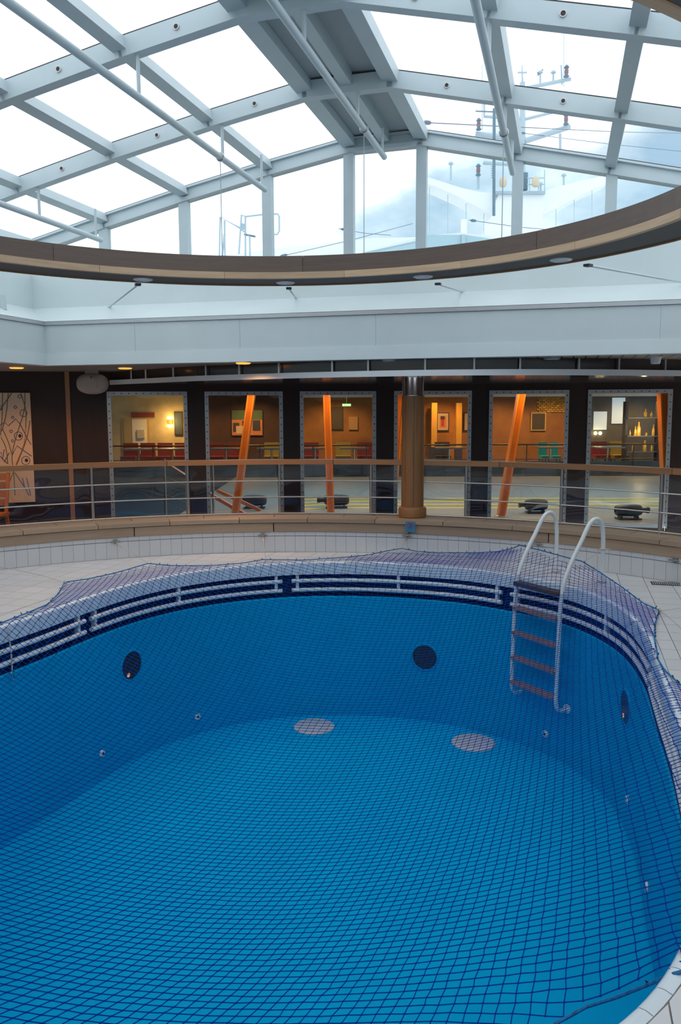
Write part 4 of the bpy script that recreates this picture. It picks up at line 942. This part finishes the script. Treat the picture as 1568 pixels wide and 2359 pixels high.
a, c = at(680, 900, YF), at(1620, 900, YF); obj('cornice', MB().box(((a[0] + c[0]) / 2, YF - .15, 2.075), ((c[0] - a[0]) / 2, .12, .045)), 'shipwhite', wf)  # white bar added as the reflection along the tops of the windows
def fbox(x0, y0, x1, y1, Y, th):                          # an upright box seen between two pixels, th deep, front at Y
    a, c = at(x0, y1, Y), at(x1, y0, Y); return (np.array([(a[0] + c[0]) / 2, Y + th / 2, (a[2] + c[2]) / 2]), (abs(c[0] - a[0]) / 2, th / 2, abs(c[2] - a[2]) / 2))
YW = YF - .035
struct('floor', MB().box((-6.6, 17.2, ZL - .004), (3.75, 5.3, .008)), 'carpet', 'dark carpet at the left of the lounge')
# lit doorway
d_ = struct('door_1', MB().box(*fbox(283, 962, 342, 1048, YW - .05, .05)), mat('door_frame', (.55, .38, .14), .5), 'bright doorway at the far side of the lounge')
obj('door_leaf', MB().box(*fbox(306, 966, 337, 1046, YW - .07, .02)), mat('door_white', (.85, .82, .68), .5), d_)  # pale panel standing for the lit room beyond, brightness put into the colour
obj('side_light', MB().box(*fbox(287, 966, 302, 1046, YW - .07, .02)), mat('door_side', (.48, .36, .16), .5), d_)
obj('dispenser', MB().box(*fbox(316, 990, 332, 1010, YW - .13, .06)), mat('dispenser', (.55, .50, .36), .4), d_)
obj('header', MB().box(*fbox(302, 950, 355, 961, YW - .06, .05)), mat('door_header', (.25, .05, .03), .5), d_)
def picture(px, m_frame, m_list, label, fr=2):
    x0, y0, x1, y1 = px; pt = fbox(x0, y0, x1, y1, YW - .04, .04)
    t_ = thing('framed_picture', tuple(pt[0] - np.array([0, 0, pt[1][2]])), label, 'picture', 'pictures on the lounge wall')
    obj('frame', MB().box(*pt), m_frame, t_)
    for k, (bx, mm) in enumerate(m_list):
        obj('image_patch', MB().box(*fbox(x0 + (x1 - x0) * bx[0], y0 + (y1 - y0) * bx[1], x0 + (x1 - x0) * bx[2], y0 + (y1 - y0) * bx[3], YW - .046 - .003 * k, .004)), mm, t_)
    return t_
g_ = mat('art_green', (.10, .17, .08), .6); o1 = mat('art_orange', (.62, .22, .08), .6); k1 = mat('art_ink', (.05, .05, .07), .6); w1 = mat('art_pale', (.62, .45, .28), .6); gd = mat('gilt', (.55, .36, .10), .4, .3); dk = mat('art_dark', (.05, .04, .03), .5); rd_ = mat('art_red', (.5, .05, .03), .5)
picture((533, 944, 605, 1004), dk, [((.02, .02, .98, .38), g_), ((.02, .38, .98, .98), o1), ((.05, .5, .25, .85), k1), ((.35, .42, .55, .75), k1), ((.68, .40, .92, .80), k1), ((.15, .62, .45, .92), w1)], 'green and orange abstract picture on the dark lounge wall')
picture((1006, 950, 1034, 993), k1, [((.06, .05, .94, .95), w1), ((.22, .2, .78, .82), o1), ((.35, .38, .6, .75), rd_), ((.3, .2, .65, .38), k1)], 'small black framed poster with red figure in the lounge')
picture((1068, 950, 1082, 993), k1, [((.1, .05, .9, .95), w1)], 'narrow black framed poster beside the red figure poster')
picture((1222, 950, 1258, 992), gd, [((.08, .06, .92, .94), dk)], 'dark picture in a grey gilt frame in the lounge')
picture((402, 948, 420, 1003), dk, [((.1, .05, .9, .95), mat('board_slate', (.07, .09, .10), .5))], 'dark slate board beside the wall lamp')
picture((762, 938, 790, 990), dk, [((.08, .04, .92, .96), mat('board_brown', (.07, .055, .035), .5))], 'dark menu board under the exit sign')
picture((803, 960, 824, 990), dk, [((0, 0, 1, 1), mat('note_tan', (.42, .24, .09), .6))], 'tan notice right of the dark menu board')
# wall lamp
pt = fbox(385, 961, 397, 983, YW - .07, .07); wl = thing('wall_lamp', tuple(pt[0]), 'glowing upright wall lamp by the far doorway', 'lamp')
obj('holder', MB().box(*fbox(386, 966, 396, 978, YW - .08, .07)), gd, wl)
for y0, y1 in ((960, 966), (978, 984)): obj('shade', MB().box(*fbox(385, y0, 397, y1, YW - .08, .07)), 'warmlamp', wl)
light('wall_lamp_light', 'POINT', tuple(at(391, 972, YF - .45)), 12, (1, .6, .2), .08)
# exit sign
pt = fbox(788, 930, 808, 936, 24.6, .06); ex = thing('exit_sign', tuple(pt[0]), 'small green lit exit sign hanging in the lounge', 'sign')
obj('box', MB().box(*pt), emat('exit_green', (.10, .55, .16), 1.2), ex)
for x in (790, 795, 800, 804): obj('letter', MB().box(*fbox(x, 931.3, x + 2.2, 934.8, 24.595, .006)), emat('exit_white', (.8, 1, .8), 1.5), ex)
obj('stem', MB().box((pt[0][0], 24.63, (pt[0][2] + 2.45) / 2), (.008, .008, (2.45 - pt[0][2]) / 2)), k1, ex)
# stone courses on the wall behind the last but one window
br = mat('stone_yellow', (.50, .30, .05), .7, obj_var=.35)
for r_ in range(8):
    for k in range(8):
        x0 = 1236 + k * 9 + (r_ % 2) * 4.5; y0 = 916 + r_ * 4.3
        if x0 + 8 < 1312: obj('stone', MB().box(*fbox(x0, y0, x0 + 7.8, y0 + 3.2, YW - .03, .03)), br, wf)
# yellow glowing pillars by the pictures
for x in (1000, 1057):
    pt = fbox(x - 7, 928, x + 7, 1030, 25.0, .18); q = thing('pillar', tuple(pt[0] - Z * pt[1][2]), 'amber pillar left of the red figure poster' if x == 1000 else 'amber pillar right of the red figure poster', 'pillar', 'amber pillars')
    obj('shaft', MB().box(*pt), mat('amber', (.75, .38, .05), .4), q); obj('foot', MB().box(np.array([pt[0][0], pt[0][1], (ZL + pt[0][2] - pt[1][2]) / 2]), (.11, .10, (pt[0][2] - pt[1][2] - ZL) / 2)), k1, q)
# leaning orange columns just inside the windows
OC = [((580, 905), (541, 1190), 'leaning orange column behind the second window from the left'), ((752, 905), (762, 1188), 'nearly upright orange column behind the third window'),
      ((1201, 902), (1153, 1190), 'steeply leaning orange column behind the fifth window'), ((1525, 902), (1536, 1200), 'orange column at the right edge of the last window'), ((922, 905), (902, 1190), 'orange column mostly hidden behind the round column')]
for tp, bt, lb in OC:
    Pb = onz(bt[0], bt[1], ZL); Pt = at(tp[0], tp[1], Pb[1]); d = (Pt - Pb) / (Pt[2] - Pb[2])
    q = thing('slanted_column', tuple(Pb), lb, 'column', 'orange columns in the lounge')
    pts = [Pb + d * h for h in (0.02, 2.10)]
    obj('shaft', MB().beam(pts[0], pts[1], .125, .16, (0, 1, 0)), 'orange', q)
    for s in (-1, 1): obj('edge_strip', MB().beam(pts[0] + np.array([s * .05, -.083, 0]), pts[1] + np.array([s * .05, -.083, 0]), .024, .012, (0, 1, 0)), mat('amber_edge', (.85, .35, .05), .3), q)
    obj('shoe', MB().lathe(Pb, [(.11, 0), (.11, .02), (.09, .03)], 20), 'steel', q); top = Pb + d * 2.10
    obj('top_pin', MB().tube([top + np.array([-.04, 0, 0]), top + np.array([-.04, 0, .50])], .012, 8).tube([top + np.array([.04, 0, 0]), top + np.array([.04, 0, .50])], .012, 8), gd, q, smooth=True)
# black stage lamps lying on the lounge floor
for x, y, w, snout, lb in ((586, 1171, 56, 0, 'black rounded floor spotlight right of the leaning orange column'), (775, 1170, 58, -1, 'black floor spotlight with its snout to the left'), (1234, 1182, 52, -1, 'dark floor spotlight behind the left ladder arch'), (1446, 1196, 62, 1, 'black floor spotlight with its snout to the right')):
    P = onz(x, y, ZL); L = w / FPX * P[1] / 2; q = thing('floor_spotlight', tuple(P), lb, 'spotlight', 'spotlights on the lounge floor')
    obj('base_plate', MB().box(P + Z * .012, (L * .85, .12, .012)), 'black', q)
    rows = []
    for i in range(13):
        th = math.pi * i / 12; xx = -math.cos(th); rr = max(math.sin(th), .03) ** .28
        rows.append([P + np.array([xx * L, math.cos(t_) * .11 * rr, .150 + math.sin(t_) * .105 * rr]) for t_ in np.linspace(0, 2 * math.pi, 17)[:-1]])
    mb = MB().sweep(rows, closed_row=True); obj('body', mb, 'black', q, smooth=True, angle=60)
    for s in (-1, 1): obj('yoke', MB().box(P + np.array([s * L * .6, 0, .04]), (.012, .09, .03)), 'black', q)
    if snout: obj('snout', MB().lathe(P + np.array([snout * L * .8, 0, .15]), [(.045, 0), (.04, L * .45), (.052, L * .6), (.052, L * .75)], 16, (snout, 0, 0)), 'black', q, smooth=True)
# yellow strips in the floor
for k, y in enumerate((1149, 1156, 1163, 1171)):
    pts = [onz(x, y + (4 if x < 720 else 0), ZL) for x in (680, 760, 860, 960, 1080, 1200, 1330, 1450, 1560)]
    q = obj('floor_strip', MB().sweep([[p + Z * .003, p + Z * .003 + np.array([0, .15, 0]), p + np.array([0, .15, 0]), p] for p in pts], closed_row=True), 'yellow')
    tag(q, ('farthest', 'second farthest', 'second nearest', 'nearest')[k] + ' yellow strip across the grey lounge floor', 'floor strip', 'yellow strips in the lounge floor')
# tables, chairs and a low rail at the far side
tbl = mat('table_top', (.16, .20, .23), .25); mar = mat('maroon', (.20, .022, .02), .6); ylw = mat('olive_seat', (.30, .24, .04), .6); tl = mat('teal_seat', (.02, .32, .33), .4)
seats = [(296, 24.7, mar, 'maroon', 'left of the bright doorway'), (336, 24.7, mar, 'maroon', 'in front of the bright doorway'), (376, 24.7, mar, 'maroon', 'left under the glowing wall lamp'), (416, 24.7, mar, 'maroon', 'under the slate board'),
         (498, 24.6, mar, 'maroon', 'left of the green and orange picture'), (540, 24.6, mar, 'maroon', 'under the green and orange picture'), (624, 24.6, ylw, 'olive', 'right of the leaning orange column'),
         (716, 24.6, mar, 'maroon', 'left of the nearly upright orange column'), (790, 24.6, ylw, 'olive', 'below the exit sign'), (840, 24.6, mar, 'maroon', 'right below the tan notice'),
         (1020, 24.5, dk, 'dark', 'under the red figure poster'), (1254, 24.2, tl, 'teal', 'left of two under the gilt frame'), (1280, 24.2, tl, 'teal', 'right of two under the gilt frame'),
         (1385, 24.5, mar, 'maroon', 'at the left of the last window'), (1428, 24.5, ylw, 'olive', 'left of the bar shelf')]
for n_, (x, Y, mm, cn, wh_) in enumerate(seats):
    p = at(x, 1000, Y); p[2] = ZL
    q = thing('lounge_chair', tuple(p), '%s lounge chair %s' % (cn, wh_), 'chair', 'chairs in the lounge')
    hw = .12 if mm is tl else .22
    obj('seat', MB().box(p + Z * .40, (hw, .22, .05)), mm, q); obj('backrest', MB().box(p + np.array([0, .2, .64]), (hw, .035, .20)), mm, q)
    for i in (-1, 1):
        for j in (-1, 1): obj('leg', MB().box(p + np.array([i * (hw - .03), j * .18, .175]), (.016, .016, .175)), dk, q)
for n_, (x, Y, wh_) in enumerate(((318, 23.3, 'before the bright doorway'), (396, 23.3, 'below the glowing wall lamp'), (520, 23.3, 'below the green and orange picture'), (625, 23.3, 'right of the leaning orange column'), (725, 23.3, 'left of the upright orange column'), (815, 23.3, 'below the tan notice'),
                               (1035, 23.3, 'below the red figure poster'), (1268, 23.3, 'in front of the teal chairs'), (1400, 23.3, 'at the left of the last window'))):
    p = at(x, 1000, Y); p[2] = ZL; q = thing('lounge_table', tuple(p), 'dark lounge table ' + wh_, 'table', 'tables in the lounge')
    obj('top', MB().box(p + Z * .735, (.40, .36, .018)), tbl, q); obj('stem', MB().tube([p + Z * .03, p + Z * .72], .03, 10), 'steel', q, smooth=True); obj('foot', MB().lathe(p, [(.24, 0), (.24, .02), (.05, .04)], 20), 'black', q, smooth=True)
lr = thing('lounge_railing', (3, 22.6, ZL), 'low dark rail in front of the lounge tables', 'railing')
obj('top_rail', MB().tube([(-9.5, 22.6, .70), (12.5, 22.6, .70)], .02, 8), dk, lr, smooth=True)
obj('lower_rail', MB().tube([(-9.5, 22.6, .30), (12.5, 22.6, .30)], .012, 8), dk, lr, smooth=True)
for k in range(16): obj('post', MB().tube([(-9.5 + k * 1.46, 22.6, ZL), (-9.5 + k * 1.46, 22.6, .70)], .016, 8), dk, lr, smooth=True)
obj('kick_panel', MB().box((1.5, 22.62, .06), (11, .012, .18)), mat('kick_dark', (.03, .042, .05), .4), lr)
# daylight windows and small lamps beside the bar shelf
dw_ = emat('daylight_pane', (.52, .64, .72), .55)
for x0, y0, x1, y1 in ((1408, 916, 1440, 976), (1366, 948, 1398, 990)): obj('daylight_pane', MB().box(*fbox(x0, y0, x1, y1, YW - .03, .02)), dw_, wf)
for x in (1371, 1382): obj('glow_lamp', MB().lathe(at(x, 998, YW - .1), [(.03, -.05), (.055, 0), (.03, .05)], 12), 'warmlamp', wf, smooth=True)
# bar shelf with lit bottles behind the last window
sh = thing('bar_shelf', tuple(at(1475, 1190, 24.0)), 'glass bar shelf behind the last window', 'shelf')
for y in (962, 1004, 1040): obj('board', MB().box(*fbox(1440, y, 1518, y + 2, 24.0, .25)), tbl, sh)
for x in (1440, 1516): obj('upright', MB().box(*fbox(x, 925, x + 2, 1115, 24.0, .25)), k1, sh)
gold = mat('gold_bottle', (.85, .48, .10), .25, .4)
light('bar_shelf_light', 'POINT', tuple(at(1478, 985, 23.7)), 14, (1, .7, .35), .05)  # unseen point light added in front of the shelf to brighten the bottles
for n_, (x, y, h, w) in enumerate(((1450, 1004, 14, 5), (1462, 1004, 22, 6), (1470, 1004, 32, 10), (1488, 1004, 8, 6), (1504, 1004, 26, 7), (1486, 962, 20, 7), (1500, 962, 14, 5), (1484, 1040, 26, 9), (1500, 1040, 18, 5), (1456, 1040, 16, 6))):
    P = at(x, y, 24.08); H_ = h / FPX * 24; R_ = w / FPX * 24 / 2
    q = thing('bottle', tuple(P), (('leftmost gold bottle', 'second gold bottle', 'widest tall gold bottle', 'shortest gold bottle', 'rightmost gold bottle', 'taller gold bottle', 'shorter gold bottle', 'tallest gold bottle', 'rightmost gold bottle', 'leftmost gold bottle')[n_] + ' on the %s board of the bar shelf' % ('middle' if y == 1004 else 'top' if y == 962 else 'lowest')), 'bottle', 'bottles on the bar shelf')
    obj('body', MB().lathe(P, [(R_, 0), (R_, H_ * .55), (R_ * .35, H_ * .75), (R_ * .35, H_)], 10), gold if n_ % 3 else gd, q, smooth=True); obj('cap', MB().lathe(P + Z * H_, [(R_ * .4, 0), (R_ * .4, H_ * .06)], 8), k1, q)
# stair rails at the left of the lounge
sr = thing('stair_railing', tuple(at(500, 1180, 14.6)), 'sloping wooden stair rail with steel wires behind the left windows', 'railing')
for (x0, y0, Y0), (x1, y1, Y1) in (((388, 1072, 15.0), (440, 1105, 14.4)), ((470, 1130, 14.6), (566, 1186, 14.2)), ((500, 1130, 15.2), (600, 1176, 14.9))):
    obj('wood_rail', MB().beam(at(x0, y0, Y0), at(x1, y1, Y1), .05, .06), 'orange', sr)
for k in range(5): obj('wire', MB().tube([at(378, 1098 + k * 20, 15.0), at(440, 1122 + k * 20, 14.4)], .006, 6), 'steel', sr)
obj('newel', MB().tube([onz(382, 1190, ZL), onz(382, 1190, ZL) + Z * 1.0], .022, 10), 'steel', sr, smooth=True)
obj('newel', MB().tube([onz(492, 1188, ZL), onz(492, 1188, ZL) + Z * .9], .022, 10), 'steel', sr, smooth=True)
# lounge light: unseen glowing panel added over the open floor, warm ceiling spots along the far wall
lp = tag(obj('luminous_panel', MB().box((2.0, 17.0, 2.41), (5.5, 2.6, .02)), emat('lounge_panel_glow', (.82, .93, 1.0), 1.25)), 'long luminous ceiling panel above the open lounge floor', 'lamp')
for k, x in enumerate((391, 570, 770, 1019, 1170, 1290, 1480)):
    p = at(x, 900, 24.3); p[2] = 2.43
    l = thing('lounge_lamp', tuple(p), 'warm ceiling spot above ' + ('the glowing wall lamp', 'the green and orange picture', 'the dark menu board', 'the red figure poster', 'the plain brown wall', 'the yellow stone courses', 'the bar shelf')[k], 'lamp', 'ceiling spots along the far lounge wall')
    obj('rim', MB().lathe(p, [(.10, 0), (.10, -.02), (.07, -.02)], 16), 'alu', l); obj('lens', MB().lathe(p, [(.065, -.021), (.065, -.025)], 16), 'lamp', l)
    light('lounge_lamp_light', 'SPOT', tuple(p - Z * .05), 190, (1, .52, .17), .08, spot=math.radians(140))
for k, x in enumerate((560, 760, 1000, 1180, 1420)):  # unseen spots added to light the orange columns
    p = at(x, 900, 13.6); p[2] = 2.43
    l = thing('column_spot', tuple(p), 'warm ceiling spot in front of ' + ('the leaning orange column, second window', 'the nearly upright orange column', 'the round column window', 'the steeply leaning orange column', 'the last window')[k], 'lamp', 'ceiling spots by the orange columns')
    obj('rim', MB().lathe(p, [(.10, 0), (.10, -.02), (.07, -.02)], 16), 'alu', l); obj('lens', MB().lathe(p, [(.065, -.021), (.065, -.025)], 16), 'lamp', l)
    light('column_spot_light', 'SPOT', tuple(p - Z * .05), 90, (1, .5, .15), .06, spot=math.radians(120))

# ------------------------------------------------------------------ the ship outside the roof
def opoly(px, Y, th): return [at(x, y, Y) for x, y in px], (0, th, 0)
wh = thing('wheelhouse', tuple(at(1000, 620, 30)), 'white wheelhouse roof with blue windows outside the glass', 'superstructure')
for nm, px, Y, th, m_ in (('roof_edge', [(838, 585), (838, 580), (975, 543), (1060, 536), (1160, 545), (1300, 548), (1400, 552), (1400, 860), (838, 860)], 31, 1.5, 'shipwhite'),
                          ('far_deck', [(480, 870), (480, 592), (640, 572), (860, 548), (975, 546), (975, 870)], 34, 2, 'shipwhite'),
                          ('coaming', [(835, 582), (972, 552), (972, 559), (835, 590)], 30.5, .3, 'mastgrey')):
    b = MB(); p_, d_2 = opoly(px, Y, th); obj(nm, b.prism(p_, d_2), m_, wh)
for px in ([(840, 586), (972, 557), (972, 600), (840, 600)], [(977, 541), (1064, 541), (1064, 600), (977, 600)], [(1070, 541), (1145, 552), (1145, 600), (1070, 600)]):
    p_, d_2 = opoly(px, 30.3, .2); obj('window', MB().prism(p_, d_2), 'shipglass', wh)
obj('mullion', MB().prism(*opoly([(1063, 540), (1071, 540), (1071, 600), (1063, 600)], 30.2, .3)), 'mastgrey', wh)
obj('vent_box', MB().prism(*opoly([(1064, 505), (1075, 505), (1075, 540), (1064, 540)], 32, .3)), 'shipwhite', wh)
# mast
YM = 40.0
ms = thing('radar_mast', tuple(at(1195, 600, YM)), 'white radar mast with two swept arms and lanterns outside the roof', 'mast')
def mpart(nm, px, th, m_='shipwhite', Y=YM): obj(nm, MB().prism([at(x, y, Y) for x, y in px], (0, th, 0)), m_, ms)
mpart('tower', [(1138, 478), (1150, 442), (1255, 442), (1250, 490), (1262, 870), (1070, 870)], 2.4)
mpart('left_arm', [(975, 405), (1010, 416), (1060, 432), (1105, 442), (1150, 446), (1150, 497), (1136, 497), (1060, 455), (1005, 430), (975, 421)], 1.6, 'shipwhite', YM + .35)
mpart('right_arm', [(1404, 402), (1330, 418), (1262, 437), (1250, 444), (1250, 495), (1300, 470), (1360, 438), (1408, 416)], 1.6, 'shipwhite', YM + .35)
mpart('platform', [(1140, 440), (1256, 440), (1256, 446), (1140, 446)], 2.2, 'mastgrey', YM - .2)
def mtube(nm, pts, r, m_='mastgrey', n=8, Y=YM + .8): obj(nm, MB().tube([at(x, y, Y) for x, y in pts], r, n), m_, ms, smooth=True)
mtube('main_pole', [(1203, 440), (1203, 190)], [.15, .13]); mtube('pole_tip', [(1203, 190), (1202, 150)], [.05, .02])
mtube('tip_cross', [(1192, 167), (1213, 167)], .04)
mtube('yard', [(1211, 203), (1314, 182)], .09); mtube('yard', [(1208, 275), (1275, 258)], .07); mtube('yard', [(1208, 325), (1312, 292)], .13); mtube('yard', [(1095, 308), (1200, 322)], .12); mtube('yard', [(1115, 268), (1200, 275)], .07); mtube('yard', [(1112, 375), (1200, 380)], .09)
mtube('yard_post', [(1290, 308), (1290, 345)], .06); mtube('yard_post', [(1115, 235), (1115, 270)], .05); mtube('yard_post', [(1292, 150), (1294, 195)], .04)
mtube('side_pole', [(1137, 497), (1138, 250)], .07, 'lampdark', 8, YM - .6); mtube('antenna', [(1095, 256), (1142, 258)], .03, 'lampdark', 6, YM - .6)
for k in range(6): mtube('antenna_tine', [(1131, 383 + k * 5), (1137, 387 + k * 5)], .015, 'lampdark', 5, YM - .6)
for x, y in ((1102, 300), (1101, 405), (1304, 178), (1303, 288)):
    P = at(x, y, YM + .5); k = YM / FPX
    l = obj('lantern', MB().lathe(P, [(5 * k, 0), (6.5 * k, 2 * k), (4 * k, 4 * k), (4 * k, 19 * k), (6 * k, 20 * k), (3 * k, 25 * k)], 14), 'lampdark', ms, smooth=True); obj('red_glass', MB().lathe(P + Z * 9 * k, [(4.6 * k, 0), (4.6 * k, 6 * k)], 14), 'lampred', l, smooth=True)
mtube('lantern_post', [(1101, 435), (1101, 405)], .07)
for x, y0, y1 in ((1244, 196, 168), (1274, 192, 168), (1038, 415, 378), (1298, 432, 405), (1245, 445, 425)):
    mtube('sensor_post', [(x, y0), (x, y1)], .05); P = at(x, y1, YM + .8); obj('sensor_head', MB().lathe(P, [(.06, -.04), (.13, 0), (.10, .08), (.02, .12)], 12), 'mastgrey', ms, smooth=True)
mtube('wind_vane', [(1238, 166), (1238, 174), (1250, 160)], .03, 'lampdark')
obj('radar_drum', MB().lathe(at(1205, 438, YM), [(.2, 0), (.2, .75)], 20), 'lampdark', ms, smooth=True)
for x in (1158, 1233): 
    obj('dome', MB().lathe(at(x, 430, YM - .5), [(.12, 0), (.17, .08), (.17, .3), (.10, .42), (.02, .46)], 16), mat('dome_tan', (.55, .45, .33), .5), ms, smooth=True)
for (x0, y0), (x1, y1) in (((1214, 410), (1254, 410)), ((1214, 425), (1254, 425)), ((1254, 392), (1254, 440)), ((1219, 410), (1219, 440)), ((1240, 410), (1240, 440))): mtube('guard_rail', [(x0, y0), (x1, y1)], .025, 'mastgrey', 6, YM - .4)
for x, y0 in ((1298, 75), (1110, 150)): mtube('whip_antenna', [(x, y0), (x, 200 if x > 1200 else 300)], .018, 'mastgrey', 5)
for x, y0, y1 in ((989, 424, 540), (1031, 440, 540), (1073, 458, 540), (1114, 480, 540), (1280, 470, 545), (1322, 450, 545), (1363, 425, 545)): mtube('stay', [(x, y0), (x, y1)], .014, 'mastgrey', 5)
# wires
for k, (a, c, lb) in enumerate((((970, 282, 20), (1600, 308, 45), 'upper wire running right behind the mast with a turnbuckle'), ((1190, 305, 40), (1600, 352, 45), 'lower wire running right behind the mast'), ((1080, 507, 30), (1300, 532, 36), 'wire crossing in front of the mast tower'), ((640, 592, 30), (950, 515, 36), 'wire slanting up behind the left end posts'), ((780, 527, 34), (900, 542, 36), 'short wire behind the middle end post'))):
    q = thing('rigging_wire', tuple(at(*a)), lb, 'wire', 'rigging wires outside the roof')
    obj('wire', MB().tube([at(*a), (at(*a) + at(*c)) / 2 - Z * .05, at(*c)], .012, 6), 'wire', q)
    e0, e1 = at(*a), at(*c); dd = (e1 - e0) / np.linalg.norm(e1 - e0); obj('turnbuckle', MB().tube([e0 + dd * .1, e0 + dd * .2, e0 + dd * .4, e0 + dd * .5], [.015, .05, .05, .015], 8), 'wire', q, smooth=True)
# guard frame at the left
gf = thing('guard_frame', tuple(at(560, 610, 26)), 'white tubular guard frame standing on the deck outside at the left', 'guard rail')
for pts in ([(500, 822), (507, 500), (552, 525), (575, 545), (579, 822)], [(518, 590), (517, 508)], [(512, 590), (516, 540)], [(550, 585), (556, 495), (565, 499), (606, 494)], [(565, 499), (565, 822)], [(634, 493), (640, 493), (643, 500), (643, 533), (638, 540), (632, 540)], [(606, 494), (634, 493)]):
    obj('tube', MB().tube([at(x, y, 26) for x, y in pts], .028, 8), 'mastgrey', gf, smooth=True)
obj('plate', MB().prism([at(x, y, 26) for x, y in ((553, 513), (566, 516), (566, 530), (557, 527))], (0, .05, 0)), 'mastgrey', gf)
obj('arm', MB().tube([at(562, 540, 26), at(588, 545, 26)], .03, 8), 'lampdark', gf, smooth=True)
struct('floor', MB().box((0, 40, 3.2), (25, 20, .1)), 'shipwhite', 'outer deck of the ship beyond the roof')
